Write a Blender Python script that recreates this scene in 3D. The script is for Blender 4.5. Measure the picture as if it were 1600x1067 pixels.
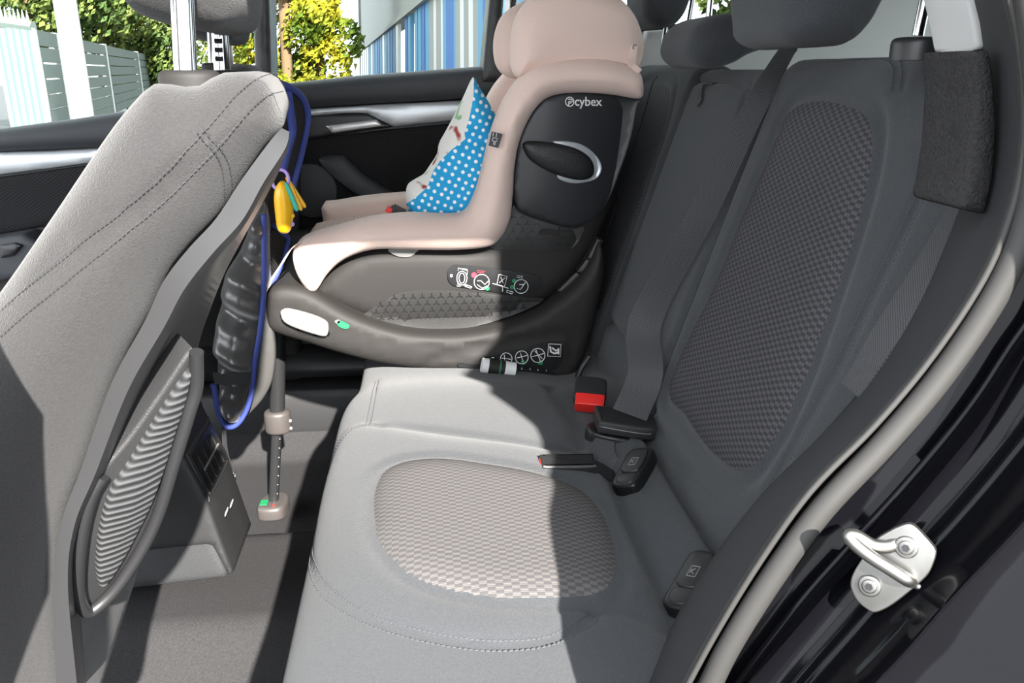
import bpy, bmesh, math, random
import numpy as np
from mathutils import Vector, Matrix
random.seed(7); np.random.seed(7)
for o in list(bpy.data.objects): bpy.data.objects.remove(o)
SC = bpy.context.scene; COL = SC.collection
# ------------------------------------------------------------------ camera
FPX, PITCH, YAW, EYE = 1290.0, math.radians(18.2), math.radians(6.3), Vector((0, 0, .97))
FW = Vector((math.sin(YAW)*math.cos(PITCH), math.cos(YAW)*math.cos(PITCH), -math.sin(PITCH)))
RT = Vector((math.cos(YAW), -math.sin(YAW), 0)); UP = RT.cross(FW)
cd = bpy.data.cameras.new('camera'); cam = bpy.data.objects.new('camera', cd); COL.objects.link(cam)
cam.matrix_world = Matrix((( RT.x, UP.x, -FW.x, EYE.x), (RT.y, UP.y, -FW.y, EYE.y), (RT.z, UP.z, -FW.z, EYE.z), (0, 0, 0, 1)))
cd.sensor_width = 36; cd.lens = FPX/1600*36; cd.clip_start = .02; cd.clip_end = 300
SC.camera = cam
# ------------------------------------------------------------------ light
w = bpy.data.worlds.new('sky'); SC.world = w; w.use_nodes = True
wn = w.node_tree.nodes; bg = wn['Background']; bg.inputs[0].default_value = (.90, .95, 1, 1); bg.inputs[1].default_value = 5.4
sl = bpy.data.lights.new('sun', 'SUN'); sl.energy = 23; sl.angle = math.radians(.9); sl.color = (1, .955, .89)
sun = bpy.data.objects.new('sun', sl); COL.objects.link(sun)
SUND = Vector((-.42, 1.66, -1)).normalized(); sun.rotation_euler = SUND.to_track_quat('-Z', 'Y').to_euler(); sun.location = (1, -4, 4)
vs = SC.view_settings; vs.view_transform = 'Standard'; vs.look = 'None'; vs.gamma = 1; vs.use_curve_mapping = False; vs.exposure = 0.12
SC.cycles.max_bounces = 6; SC.cycles.use_denoising = True

# ------------------------------------------------------------------ measuring helpers: a photo pixel seen on a real plane
def ray(px, py): return FW + RT*((px-800)/FPX) + UP*((533.5-py)/FPX)
def on(px, py, n, p0):
    d = ray(px, py); n = Vector(n); return EYE + d*((Vector(p0)-EYE).dot(n)/d.dot(n))
def aY(px, py, Y): return on(px, py, (0, 1, 0), (0, Y, 0))
def aZ(px, py, Z): return on(px, py, (0, 0, 1), (0, 0, Z))
def aX(px, py, X): return on(px, py, (1, 0, 0), (X, 0, 0))
def cr(P, n=8, closed=False):
    """Catmull-Rom smoothing of a list of tuples"""
    P = [np.array(p, float) for p in P]; N = len(P); out = []
    if closed: g = lambda i: P[i % N]; R = range(N)
    else: g = lambda i: P[max(0, min(N-1, i))] if 0 <= i < N else (2*P[0]-P[1] if i < 0 else 2*P[-1]-P[-2]); R = range(N-1)
    for i in R:
        a, b, c, d = g(i-1), g(i), g(i+1), g(i+2)
        for k in range(n):
            t = k/n
            out.append(.5*((2*b)+(c-a)*t+(2*a-5*b+4*c-d)*t*t+(3*b-a-3*c+d)*t**3))
    if not closed: out.append(P[-1])
    return [tuple(p) for p in out]
def resample(P, n, closed=False):
    P = np.array(P, float)
    if closed: P = np.vstack([P, P[:1]])
    d = np.r_[0, np.cumsum(np.linalg.norm(np.diff(P, axis=0), axis=1))]
    t = np.linspace(0, d[-1], n+1)[:-1] if closed else np.linspace(0, d[-1], n)
    return np.stack([np.interp(t, d, P[:, k]) for k in range(P.shape[1])], 1)

# ------------------------------------------------------------------ materials
MATS = {}
def mat(name, col, rough=.6, metal=0, bump=0, bscale=400, spec=.5, var=0, vscale=30, coat=0, sheen=0, stretch=None):
    m = bpy.data.materials.new(name); m.use_nodes = True; nt = m.node_tree; b = nt.nodes['Principled BSDF']
    b.inputs['Base Color'].default_value = (*col, 1); b.inputs['Roughness'].default_value = rough; b.inputs['Metallic'].default_value = metal
    b.inputs['Specular IOR Level'].default_value = spec; b.inputs['Coat Weight'].default_value = coat; b.inputs['Sheen Weight'].default_value = sheen
    tc = nt.nodes.new('ShaderNodeTexCoord')
    src = tc.outputs['Object']
    if stretch:
        mp = nt.nodes.new('ShaderNodeMapping'); mp.inputs['Scale'].default_value = stretch; nt.links.new(src, mp.inputs[0]); src = mp.outputs[0]
    if var:
        nz = nt.nodes.new('ShaderNodeTexNoise'); nz.inputs['Scale'].default_value = vscale; nz.inputs['Detail'].default_value = 4
        nt.links.new(src, nz.inputs['Vector'])
        mx = nt.nodes.new('ShaderNodeMix'); mx.data_type = 'RGBA'
        mx.inputs[6].default_value = (*[c*(1-var) for c in col], 1); mx.inputs[7].default_value = (*[min(1, c*(1+var)) for c in col], 1)
        nt.links.new(nz.outputs[0], mx.inputs[0]); nt.links.new(mx.outputs[2], b.inputs['Base Color'])
    if bump:
        nb = nt.nodes.new('ShaderNodeTexNoise'); nb.inputs['Scale'].default_value = bscale; nb.inputs['Detail'].default_value = 3
        nt.links.new(src, nb.inputs['Vector'])
        bp = nt.nodes.new('ShaderNodeBump'); bp.inputs['Strength'].default_value = bump; bp.inputs['Distance'].default_value = .001
        nt.links.new(nb.outputs[0], bp.inputs['Height']); nt.links.new(bp.outputs[0], b.inputs['Normal'])
    MATS[name] = m; return m
def math_node(nt, op, a, b=None):
    n = nt.nodes.new('ShaderNodeMath'); n.operation = op
    for i, v in enumerate((a, b)):
        if v is None: continue
        if isinstance(v, (int, float)): n.inputs[i].default_value = v
        else: nt.links.new(v, n.inputs[i])
    return n.outputs[0]
def weave(name, c0, c1, du, dv, stripe=.0, rough=.8, bumpd=.0008):
    """checked woven cloth on UV metres: offset bricks du x dv"""
    m = bpy.data.materials.new(name); m.use_nodes = True; nt = m.node_tree; b = nt.nodes['Principled BSDF']
    b.inputs['Roughness'].default_value = rough; b.inputs['Specular IOR Level'].default_value = .25
    uv = nt.nodes.new('ShaderNodeUVMap'); uv.uv_map = 'UVMap'
    mp = nt.nodes.new('ShaderNodeMapping'); mp.inputs['Scale'].default_value = (1/du, 1/dv, 1); nt.links.new(uv.outputs[0], mp.inputs[0])
    ck = nt.nodes.new('ShaderNodeTexChecker'); ck.inputs['Scale'].default_value = 1; ck.inputs['Color1'].default_value = (1, 1, 1, 1); ck.inputs['Color2'].default_value = (0, 0, 0, 1)
    nt.links.new(mp.outputs[0], ck.inputs[0])
    sp = nt.nodes.new('ShaderNodeSeparateXYZ'); nt.links.new(mp.outputs[0], sp.inputs[0])
    fine = math_node(nt, 'SINE', math_node(nt, 'MULTIPLY', sp.outputs[1], math.pi*4))
    f2 = math_node(nt, 'MULTIPLY', math_node(nt, 'ADD', fine, 1), .5)
    k = math_node(nt, 'MULTIPLY', ck.outputs['Fac'], math_node(nt, 'ADD', math_node(nt, 'MULTIPLY', f2, .5), .5))
    mx = nt.nodes.new('ShaderNodeMix'); mx.data_type = 'RGBA'; mx.inputs[6].default_value = (*c0, 1); mx.inputs[7].default_value = (*c1, 1)
    nt.links.new(k, mx.inputs[0]); nt.links.new(mx.outputs[2], b.inputs['Base Color'])
    bp = nt.nodes.new('ShaderNodeBump'); bp.inputs['Strength'].default_value = .6; bp.inputs['Distance'].default_value = bumpd
    nt.links.new(k, bp.inputs['Height']); nt.links.new(bp.outputs[0], b.inputs['Normal'])
    MATS[name] = m; return m
def emis(name, col, s):
    m = mat(name, col); b = m.node_tree.nodes['Principled BSDF']; b.inputs['Emission Color'].default_value = (*col, 1); b.inputs['Emission Strength'].default_value = s; return m

FAB = mat('seat_fabric', (.050, .053, .058), .88, bump=1.0, bscale=650, spec=.2, var=.34, vscale=480, sheen=.15)
FAB2 = mat('front_seat_fabric', (.030, .029, .0295), .88, bump=1.0, bscale=650, spec=.2, var=.30, vscale=480, sheen=.15)
STI = mat('thread', (.024, .024, .025), .7)
STL = mat('grey_thread', (.075, .08, .088), .7)
INS = weave('checked_insert', (.070, .067, .068), (.135, .125, .122), .0085, .0048)
INB = weave('checked_back_insert', (.040, .040, .045), (.098, .093, .100), .0042, .0085)
BLK = mat('black_plastic', (.018, .018, .019), .38, bump=.15, bscale=1200)
BLT = mat('black_grained_plastic', (.022, .022, .023), .5, bump=.5, bscale=900)
DGR = mat('dark_grey_plastic', (.045, .045, .047), .5, bump=.4, bscale=900)
SHE = mat('seat_shell_plastic', (.0155, .015, .0145), .42, bump=.35, bscale=900)
TRM = mat('pillar_trim_plastic', (.026, .027, .030), .7, bump=.3, bscale=1200, spec=.35)
RUB = mat('seal_rubber', (.030, .029, .028), .62, spec=.3)
RUD = mat('dark_rubber', (.03, .03, .032), .5)
PNT = mat('black_car_paint', (.003, .003, .004), .10, spec=.12, coat=0, bump=.06, bscale=60)
STE = mat('zinc_steel', (.24, .235, .225), .42, metal=1, var=.12, vscale=90)
CHR = mat('chrome', (.36, .36, .37), .10, metal=1)
SIL = mat('silver_trim', (.60, .63, .66), .38, metal=.55)
CPT = mat('carpet', (.034, .033, .034), .95, bump=1.6, bscale=500, spec=.1, var=.5, vscale=350)
CONS = mat('console_plastic', (.035, .036, .038), .5, bump=.8, bscale=700)
DMESH = weave('door_mesh_fabric', (.008, .008, .009), (.022, .021, .023), .006, .004)
DOORP = mat('door_plastic', (.044, .048, .054), .62, bump=.3, bscale=800)
BEI = mat('beige_knit', (.78, .60, .525), .9, bump=.5, bscale=1500, spec=.15, sheen=.2)
BEM = weave('beige_mesh', (.50, .37, .31), (.66, .50, .43), .003, .003)
TAU = mat('taupe_plastic', (.018, .0165, .0155), .62, bump=.2, bscale=1200, spec=.3)
TAD = mat('taupe_dark_plastic', (.045, .042, .042), .5)
BKS = mat('black_shell_plastic', (.020, .021, .024), .42, bump=.12, bscale=900)
LEA = mat('black_leatherette', (.016, .016, .017), .42, bump=.8, bscale=450)
WHI = mat('white_print', (.8, .8, .8), .6)
GRE = mat('green_print', (.01, .20, .07), .5)
RED = mat('red_plastic', (.75, .025, .02), .4)
REP = mat('red_print', (.8, .03, .06), .5)
LAB = mat('label_black', (.008, .008, .009), .4)
LGR = mat('light_grey_plastic', (.22, .22, .21), .45)
BELT = weave('belt_webbing', (.050, .050, .054), (.13, .13, .138), .0022, .0018, bumpd=.0004)
BELD = weave('dark_belt_webbing', (.018, .018, .02), (.055, .055, .06), .0022, .0018, bumpd=.0004)
BLU = mat('blue_trim', (.03, .05, .23), .7, bump=.4, bscale=900)
NYL = mat('black_nylon', (.045, .043, .042), .30, bump=2.5, bscale=22, spec=.8, sheen=.3)
NYG = mat('grey_nylon', (.045, .043, .041), .6, bump=.8, bscale=40)
YEL = mat('yellow_plastic', (.9, .48, .01), .3)
TEAL = mat('teal_plastic', (.03, .42, .33), .35)
PUR = mat('purple_plastic', (.45, .30, .75), .4)
HEAD = mat('light_headliner', (.52, .52, .51), .85)
GLS = bpy.data.materials.new('window_glass'); GLS.use_nodes = True
_n = GLS.node_tree; _n.nodes.remove(_n.nodes['Principled BSDF']); _t = _n.nodes.new('ShaderNodeBsdfTransparent'); _t.inputs[0].default_value = (.78, .82, .81, 1)
_g = _n.nodes.new('ShaderNodeBsdfGlossy'); _g.inputs['Roughness'].default_value = 0; _x = _n.nodes.new('ShaderNodeMixShader'); _x.inputs[0].default_value = .0
_n.links.new(_t.outputs[0], _x.inputs[1]); _n.links.new(_g.outputs[0], _x.inputs[2]); _n.links.new(_x.outputs[0], _n.nodes['Material Output'].inputs[0])
def dotted():
    m = mat('blue_dotted_cotton', (.02, .36, .70), .85); nt = m.node_tree; b = nt.nodes['Principled BSDF']
    uv = nt.nodes.new('ShaderNodeUVMap'); uv.uv_map = 'UVMap'
    mp = nt.nodes.new('ShaderNodeMapping'); mp.inputs['Scale'].default_value = (1/.0145, 1/.0145, 1); mp.inputs['Rotation'].default_value = (0, 0, .5); nt.links.new(uv.outputs[0], mp.inputs[0])
    vo = nt.nodes.new('ShaderNodeTexVoronoi'); vo.voronoi_dimensions = '2D'; vo.inputs['Scale'].default_value = 1; vo.inputs['Randomness'].default_value = .18
    nt.links.new(mp.outputs[0], vo.inputs['Vector'])
    k = math_node(nt, 'LESS_THAN', vo.outputs['Distance'], .24)
    mx = nt.nodes.new('ShaderNodeMix'); mx.data_type = 'RGBA'; mx.inputs[6].default_value = (.015, .34, .66, 1); mx.inputs[7].default_value = (.85, .87, .88, 1)
    nt.links.new(k, mx.inputs[0]); nt.links.new(mx.outputs[2], b.inputs['Base Color']); return m
DOT = dotted()
def printed():
    m = mat('printed_white_cotton', (.8, .77, .72), .85); nt = m.node_tree; b = nt.nodes['Principled BSDF']
    tc = nt.nodes.new('ShaderNodeTexCoord'); nz = nt.nodes.new('ShaderNodeTexNoise'); nz.inputs['Scale'].default_value = 32; nz.inputs['Detail'].default_value = 1
    nt.links.new(tc.outputs['Object'], nz.inputs['Vector'])
    cr_ = nt.nodes.new('ShaderNodeValToRGB'); e = cr_.color_ramp; e.elements[0].position = .30; e.elements[0].color = (.35, .05, .04, 1); e.elements[1].position = .36; e.elements[1].color = (.8, .77, .72, 1)
    a = e.elements.new(.66); a.color = (.8, .78, .72, 1); a = e.elements.new(.70); a.color = (.28, .5, .25, 1)
    nt.links.new(nz.outputs[0], cr_.inputs[0]); nt.links.new(cr_.outputs[0], b.inputs['Base Color']); return m
PRT = printed()

# ------------------------------------------------------------------ object helpers
def finish(name, bm, m, parent=None, smooth=40, loc=None):
    me = bpy.data.meshes.new(name); bm.normal_update()
    if smooth:
        for f in bm.faces: f.smooth = True
        ang = math.radians(smooth)
        for e in bm.edges:
            if len(e.link_faces) == 2 and e.calc_face_angle(0) > ang: e.smooth = False
    bm.to_mesh(me); bm.free(); me.name = name
    for mm in (m if isinstance(m, (list, tuple)) else [m]): me.materials.append(mm)
    o = bpy.data.objects.new(name, me); COL.objects.link(o)
    if parent is not None:
        o.parent = parent; o.matrix_parent_inverse = Matrix.Translation(-parent_loc(parent))
    return o
def parent_loc(p):
    v = Vector(p.location)
    if p.parent is not None and p.type == 'EMPTY': v += parent_loc(p.parent)
    return v
def thing(name, label, cat, loc=(0, 0, 0), group=None, kind=None):
    o = bpy.data.objects.new(name, None); COL.objects.link(o); o.location = loc; o.empty_display_size = .05
    return tag(o, label, cat, group, kind)
def tag(o, label=None, cat=None, group=None, kind=None):
    if label: o['label'] = label
    if cat: o['category'] = cat
    if group: o['group'] = group
    if kind: o['kind'] = kind
    return o
def norm2(P):
    """inward unit normals of a closed 2D polyline"""
    P = np.array(P, float); nx = np.roll(P, -1, 0); pv = np.roll(P, 1, 0); t = nx-pv; t /= (np.linalg.norm(t, axis=1, keepdims=True)+1e-9)
    A = .5*np.sum(P[:, 0]*nx[:, 1]-nx[:, 0]*P[:, 1]); n = np.stack([-t[:, 1], t[:, 0]], 1)
    return n if A > 0 else -n
def slab(bm, P2, to3, d0, d1, r0=.004, r1=.004, seg=4, mi=0, uvs=False):
    """rounded slab: closed 2D outline P2, to3(a,b,depth)->3D; rounding r0 on the front rim, r1 on the back rim"""
    P2 = np.array(P2, float); N = norm2(P2); n = len(P2); rings = []
    sgn = 1 if d1 > d0 else -1
    if r0:
        for k in range(seg):
            a = math.pi/2*k/seg; rings.append((r0*(1-math.sin(a)), d0+sgn*r0*(1-math.cos(a))))
        rings.append((0, d0+sgn*r0))
    else: rings.append((0, d0))
    if r1:
        for k in range(seg+1):
            a = math.pi/2*k/seg; rings.append((r1*(1-math.cos(a)), d1-sgn*r1*(1-math.sin(a))))
    else: rings.append((0, d1))
    V = []
    for off, d in rings:
        Q = P2+N*off; V.append([bm.verts.new(to3(q[0], q[1], d)) for q in Q])
    for i in range(len(V)-1):
        for k in range(n):
            f = bm.faces.new((V[i][k], V[i][(k+1) % n], V[i+1][(k+1) % n], V[i+1][k])); f.material_index = mi
    for R_ in (V[0], V[-1]):
        f = bm.faces.new(R_); f.material_index = mi
    return V
def fixn(bm): bmesh.ops.recalc_face_normals(bm, faces=bm.faces[:])
def slabY(name, pix, Y0, Y1, m, parent=None, r=.006, r1=None, Yr=None, smoothn=0, seg=4, n=0, ang=40):
    """outline given as photo pixels seen on the plane Y=Yr, extruded from Y0 to Y1"""
    Yr = Y0 if Yr is None else Yr
    Q = [(v.x, v.z) for v in (aY(*p, Yr) for p in pix)]
    if smoothn: Q = cr(Q, smoothn, True)
    if n: Q = resample(Q, n, True)
    bm = bmesh.new(); slab(bm, Q, lambda a, b, d: (a, d, b), Y0, Y1, r, r if r1 is None else r1, seg); fixn(bm)
    return finish(name, bm, m, parent, ang)
def frameof(o, n, up=(0, 0, 1)):
    n = Vector(n).normalized(); u = Vector(up).cross(n).normalized(); v = n.cross(u); o = Vector(o)
    return lambda a, b, d: o+u*a+v*b+n*d
def tube(bm, P, r, seg=8, mi=0, cap=True, flat=1.0, upv=None):
    P = [Vector(p) for p in P]; n = len(P); rs = r if isinstance(r, (list, tuple, np.ndarray)) else [r]*n; rings = []; prev = None
    for i, p in enumerate(P):
        t = (P[min(i+1, n-1)]-P[max(i-1, 0)]).normalized()
        if prev is None: a = t.cross(Vector(upv) if upv else (Vector((0, 0, 1)) if abs(t.z) < .9 else Vector((1, 0, 0)))).normalized()
        else: a = (prev - t*prev.dot(t)).normalized()
        prev = a; b = t.cross(a)
        rings.append([bm.verts.new(p+a*math.cos(2*math.pi*k/seg)*rs[i]+b*math.sin(2*math.pi*k/seg)*rs[i]*flat) for k in range(seg)])
    for i in range(n-1):
        for k in range(seg):
            f = bm.faces.new((rings[i][k], rings[i][(k+1) % seg], rings[i+1][(k+1) % seg], rings[i+1][k])); f.material_index = mi
    if cap:
        bm.faces.new(rings[0]).material_index = mi; bm.faces.new(rings[-1]).material_index = mi
def mk_tube(name, P, r, m, parent=None, seg=10, smooth=50, n=6, **k):
    bm = bmesh.new(); tube(bm, cr([tuple(p) for p in P], n) if n else P, r, seg, **k); fixn(bm); return finish(name, bm, m, parent, smooth)
def box(bm, c, s, rot=None, mi=0):
    M = Matrix.Translation(c) @ (rot.to_4x4() if rot else Matrix()) @ Matrix.Diagonal((*s, 1))
    r = bmesh.ops.create_cube(bm, size=1, matrix=M)
    for v in r['verts']:
        for f in v.link_faces: f.material_index = mi
def rails(name, R, m, parent=None, thick=0, n=60, smooth=60, closeback=None, flip=False):
    """surface through several 3D rails (lists of points), optionally solid with thickness"""
    G = [resample(cr([tuple(p) for p in r], 6), n) for r in R]
    bm = bmesh.new(); V = [[bm.verts.new(p) for p in g] for g in G]
    for i in range(len(V)-1):
        for k in range(n-1): bm.faces.new((V[i][k], V[i][k+1], V[i+1][k+1], V[i+1][k]))
    uvl = bm.loops.layers.uv.new('UVMap')
    fixn(bm)
    if thick:
        bmesh.ops.solidify(bm, geom=bm.faces[:], thickness=thick); fixn(bm)
    return finish(name, bm, m, parent, smooth)
def strap(name, P, wv, width, m, parent=None, th=.0015, n=10, uv0=0):
    """flat webbing along P, wv = width vector(s)"""
    C_ = cr([tuple(p) for p in P], n); W = [Vector(w) for w in wv] if isinstance(wv[0], (tuple, list, Vector)) else [Vector(wv)]*len(P)
    WW = cr([tuple(w) for w in W], n); wd = width if isinstance(width, (list, tuple)) else [width]*len(P); wd = [q[0] for q in cr([(q,) for q in wd], n)]
    bm = bmesh.new(); uvl = bm.loops.layers.uv.new('UVMap'); rows = []; s = 0; S = []
    for i, c in enumerate(C_):
        c = Vector(c); t = (Vector(C_[min(i+1, len(C_)-1)])-Vector(C_[max(i-1, 0)])).normalized(); ww = Vector(WW[i]); ww = (ww-t*ww.dot(t)).normalized(); nn = t.cross(ww)
        if i: s += (c-Vector(C_[i-1])).length
        S.append(s); h = wd[i]/2
        rows.append([bm.verts.new(c+ww*a*h+nn*b*th/2) for a, b in ((-1, -1), (1, -1), (1, 1), (-1, 1))])
    ua = (-.5, .5, .5, -.5)
    for i in range(len(rows)-1):
        for k in range(4):
            f = bm.faces.new((rows[i][k], rows[i][(k+1) % 4], rows[i+1][(k+1) % 4], rows[i+1][k]))
            for l, (a, b) in zip(f.loops, ((k, i), ((k+1) % 4, i), ((k+1) % 4, i+1), (k, i+1))): l[uvl].uv = (ua[a]*wd[b], S[b])
    bm.faces.new(rows[0]); bm.faces.new(rows[-1]); fixn(bm)
    return finish(name, bm, m, parent, 60)
def text_mesh(s, size, ext, fn, m, name='lettering', parent=None, align='LEFT'):
    c = bpy.data.curves.new(name, 'FONT'); c.body = s; c.size = size; c.extrude = ext; c.align_x = align; c.resolution_u = 3; c.offset = size*.012
    o = bpy.data.objects.new(name, c); COL.objects.link(o)
    dg = bpy.context.evaluated_depsgraph_get(); me = bpy.data.meshes.new_from_object(o.evaluated_get(dg)); bpy.data.objects.remove(o)
    bm = bmesh.new(); bm.from_mesh(me)
    for v in bm.verts: v.co = fn(v.co.x, v.co.y, v.co.z)
    fixn(bm); return finish(name, bm, m, parent, 0)
def pdist(P, poly, closed=False):
    """distance of N 2D points to polyline"""
    P = np.asarray(P, float); q = np.asarray(poly, float)
    if closed: q = np.vstack([q, q[:1]])
    D = np.full(len(P), 1e9)
    for a, b in zip(q[:-1], q[1:]):
        ab = b-a; L = ab@ab+1e-12; t = np.clip(((P-a)@ab)/L, 0, 1); d = np.hypot(*(P-(a+t[:, None]*ab)).T); D = np.minimum(D, d)
    return D
def inside(P, poly):
    P = np.asarray(P, float); q = np.asarray(poly, float); r = np.zeros(len(P), bool); x, y = P[:, 0], P[:, 1]
    for (x1, y1), (x2, y2) in zip(q, np.roll(q, -1, 0)):
        c = ((y1 > y) != (y2 > y)) & (x < (x2-x1)*(y-y1)/(y2-y1+1e-15)+x1); r ^= c
    return r
class Panel:
    """upholstered pad: profile (list of x,z) swept over Y; feature lines press into it"""
    def __init__(s, prof, y0, y1, step=.007, ry=.03, ends=(1, 1), base=None):
        pr = cr(prof, 10); L = np.r_[0, np.cumsum(np.linalg.norm(np.diff(np.array(pr), axis=0), axis=1))]
        s.L = L[-1]; s.pr = np.array(pr); s.pl = L; s.y0, s.y1, s.ry, s.ends = y0, y1, ry, ends; s.grooves = []; s.puffs = []; s.step = step; s.shift = base; s.drop = None
    def pos(s, u, y):
        x = np.interp(u, s.pl, s.pr[:, 0]); z = np.interp(u, s.pl, s.pr[:, 1]); e = .004
        x1, z1 = np.interp(u+e, s.pl, s.pr[:, 0]), np.interp(u+e, s.pl, s.pr[:, 1]); x0, z0 = np.interp(u-e, s.pl, s.pr[:, 0]), np.interp(u-e, s.pl, s.pr[:, 1])
        tx, tz = x1-x0, z1-z0; l = np.hypot(tx, tz)+1e-9; nx, nz = -tz/l, tx/l
        return x, z, nx, nz
    def h(s, u, y):
        P = np.stack([u, y], 1); h = np.zeros(len(u))
        for g, d, wd in s.grooves: h -= d*np.exp(-(pdist(P, g)/wd)**2)
        for g, d, wd in s.puffs:
            dd = pdist(P, g, True); ins = inside(P, g); h += d*np.where(ins, 1-np.exp(-(dd/wd)**2), 0)
        r = s.ry
        if s.drop: h -= s.drop(y)
        for e, ed in ((s.ends[0], y-s.y0), (s.ends[1], s.y1-y)):
            if e:
                rr = r*e; q = np.clip((rr-ed)/rr, 0, 1); h -= rr*(1-np.sqrt(np.clip(1-q*q, 0, 1)))
        return h
    def at(s, u, y, off=0):
        u = np.atleast_1d(np.asarray(u, float)); y = np.atleast_1d(np.asarray(y, float)); x, z, nx, nz = s.pos(u, y); h = s.h(u, y)+off
        sx = s.shift(y) if s.shift else 0
        return np.stack([x+nx*h+sx, y, z+nz*h], 1)
    def uv(s, px, py):
        """panel coordinates of a photo pixel"""
        d = ray(px, py); best = None
        ts = np.linspace(.3, 3.0, 1400); Q = np.array(EYE)[None]+ts[:, None]*np.array(d)[None]
        sx = s.shift(Q[:, 1]) if s.shift else 0
        A = np.stack([Q[:, 0]-sx, Q[:, 2]], 1); pr = s.pr
        dm = np.full(len(ts), 1e9); um = np.zeros(len(ts))
        for i in range(len(pr)-1):
            a, b = pr[i], pr[i+1]; ab = b-a; L = ab@ab+1e-12; t = np.clip(((A-a)@ab)/L, 0, 1); dd = np.hypot(*(A-(a+t[:, None]*ab)).T)
            k = dd < dm; dm[k] = dd[k]; um[k] = (s.pl[i]+t*(s.pl[i+1]-s.pl[i]))[k]
        lo = np.where((dm[1:-1] <= dm[:-2]) & (dm[1:-1] <= dm[2:]) & (dm[1:-1] < .004))[0]
        i = (lo[0]+1) if len(lo) else int(np.argmin(dm))
        return (um[i], Q[i, 1])
    def line(s, pix, n=8): return cr([s.uv(*p) for p in pix], n)
    def mesh(s, name, m, parent, thick=0):
        nu = max(2, int(s.L/s.step)); ys = np.linspace(s.y0, s.y1, max(3, int((s.y1-s.y0)/s.step)))
        if s.ends[0] or s.ends[1]:
            c = (1-np.cos(np.linspace(0, math.pi/2, 8)))*s.ry
            ys = np.unique(np.r_[s.y0+c, ys[(ys > s.y0+s.ry) & (ys < s.y1-s.ry)], s.y1-c])
        us = np.linspace(0, s.L, nu); Ug, Yg = np.meshgrid(us, ys, indexing='ij'); P = s.at(Ug.ravel(), Yg.ravel())
        bm = bmesh.new(); uvl = bm.loops.layers.uv.new('UVMap'); V = [bm.verts.new(p) for p in P]; m_ = len(ys)
        for i in range(nu-1):
            for k in range(m_-1):
                ids = (i*m_+k, i*m_+k+1, (i+1)*m_+k+1, (i+1)*m_+k); f = bm.faces.new([V[q] for q in ids])
                for l, q in zip(f.loops, ids): l[uvl].uv = (Ug.ravel()[q], Yg.ravel()[q])
        # closed sides and back
        def side(idx, cx, cz):
            base = [bm.verts.new((cx, P[i][1], cz)) for i in idx]
            for a in range(len(idx)-1): bm.faces.new((V[idx[a]], V[idx[a+1]], base[a+1], base[a]))
        cx, cz = s.core
        for k in (0, m_-1): side([i*m_+k for i in range(nu)], cx, cz)
        bmesh.ops.remove_doubles(bm, verts=bm.verts[:], dist=1e-5)
        fixn(bm); return finish(name, bm, m, parent, 75)
    def pad(s, name, pix, m, parent, puff=.006, rings=14, n=90, smoothn=8):
        q = resample(cr([s.uv(*p) for p in pix], smoothn, True), n, True); c = q.mean(0)
        bm = bmesh.new(); uvl = bm.loops.layers.uv.new('UVMap'); R_ = []; U_ = []
        for k in range(rings):
            f = 1-(k/rings)**1.6 if k else 1.0; f = 1-(k/(rings))
            f = 1-.5*(k/rings) if False else f
            ff = 1-(1-f); w_ = q*ff+c*(1-ff); off = -.002+puff*(1-(1-min(1, k/4))**2)*1.0+.0
            P = s.at(w_[:, 0], w_[:, 1], 0)
            # offset along the normal
            x, z, nx, nz = s.pos(w_[:, 0], w_[:, 1]); P[:, 0] += nx*off; P[:, 2] += nz*off
            R_.append([bm.verts.new(p) for p in P]); U_.append(w_)
        for k in range(rings-1):
            for i in range(n):
                j = (i+1) % n; f = bm.faces.new((R_[k][i], R_[k][j], R_[k+1][j], R_[k+1][i]))
                for l, uu in zip(f.loops, (U_[k][i], U_[k][j], U_[k+1][j], U_[k+1][i])): l[uvl].uv = tuple(uu)
        f = bm.faces.new(R_[-1])
        for l, uu in zip(f.loops, U_[-1]): l[uvl].uv = tuple(uu)
        fixn(bm)
        return finish(name, bm, m, parent, 75)
    def stitch(s, bm, g, pitch=.0055, off=.0006, w=.0007, lng=.0034):
        g = np.array(g); Q = s.at(g[:, 0], g[:, 1], off); stitches(bm, Q, pitch, w, lng)
def stitches(bm, Q, pitch=.0055, w=.0007, lng=.0034):
    Q = np.array([tuple(q) for q in Q]); L = np.r_[0, np.cumsum(np.linalg.norm(np.diff(Q, axis=0), axis=1))]
    f = lambda t: Vector([np.interp(t, L, Q[:, k]) for k in range(3)])
    t = 0
    while t+lng < L[-1]:
        a, b = f(t), f(t+lng); d = b-a
        if d.length > 1e-5: box(bm, (a+b)/2, (lng, w*1.4, w*1.4), d.to_track_quat('X', 'Z').to_matrix())
        t += pitch
from mathutils.geometry import delaunay_2d_cdt
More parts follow.
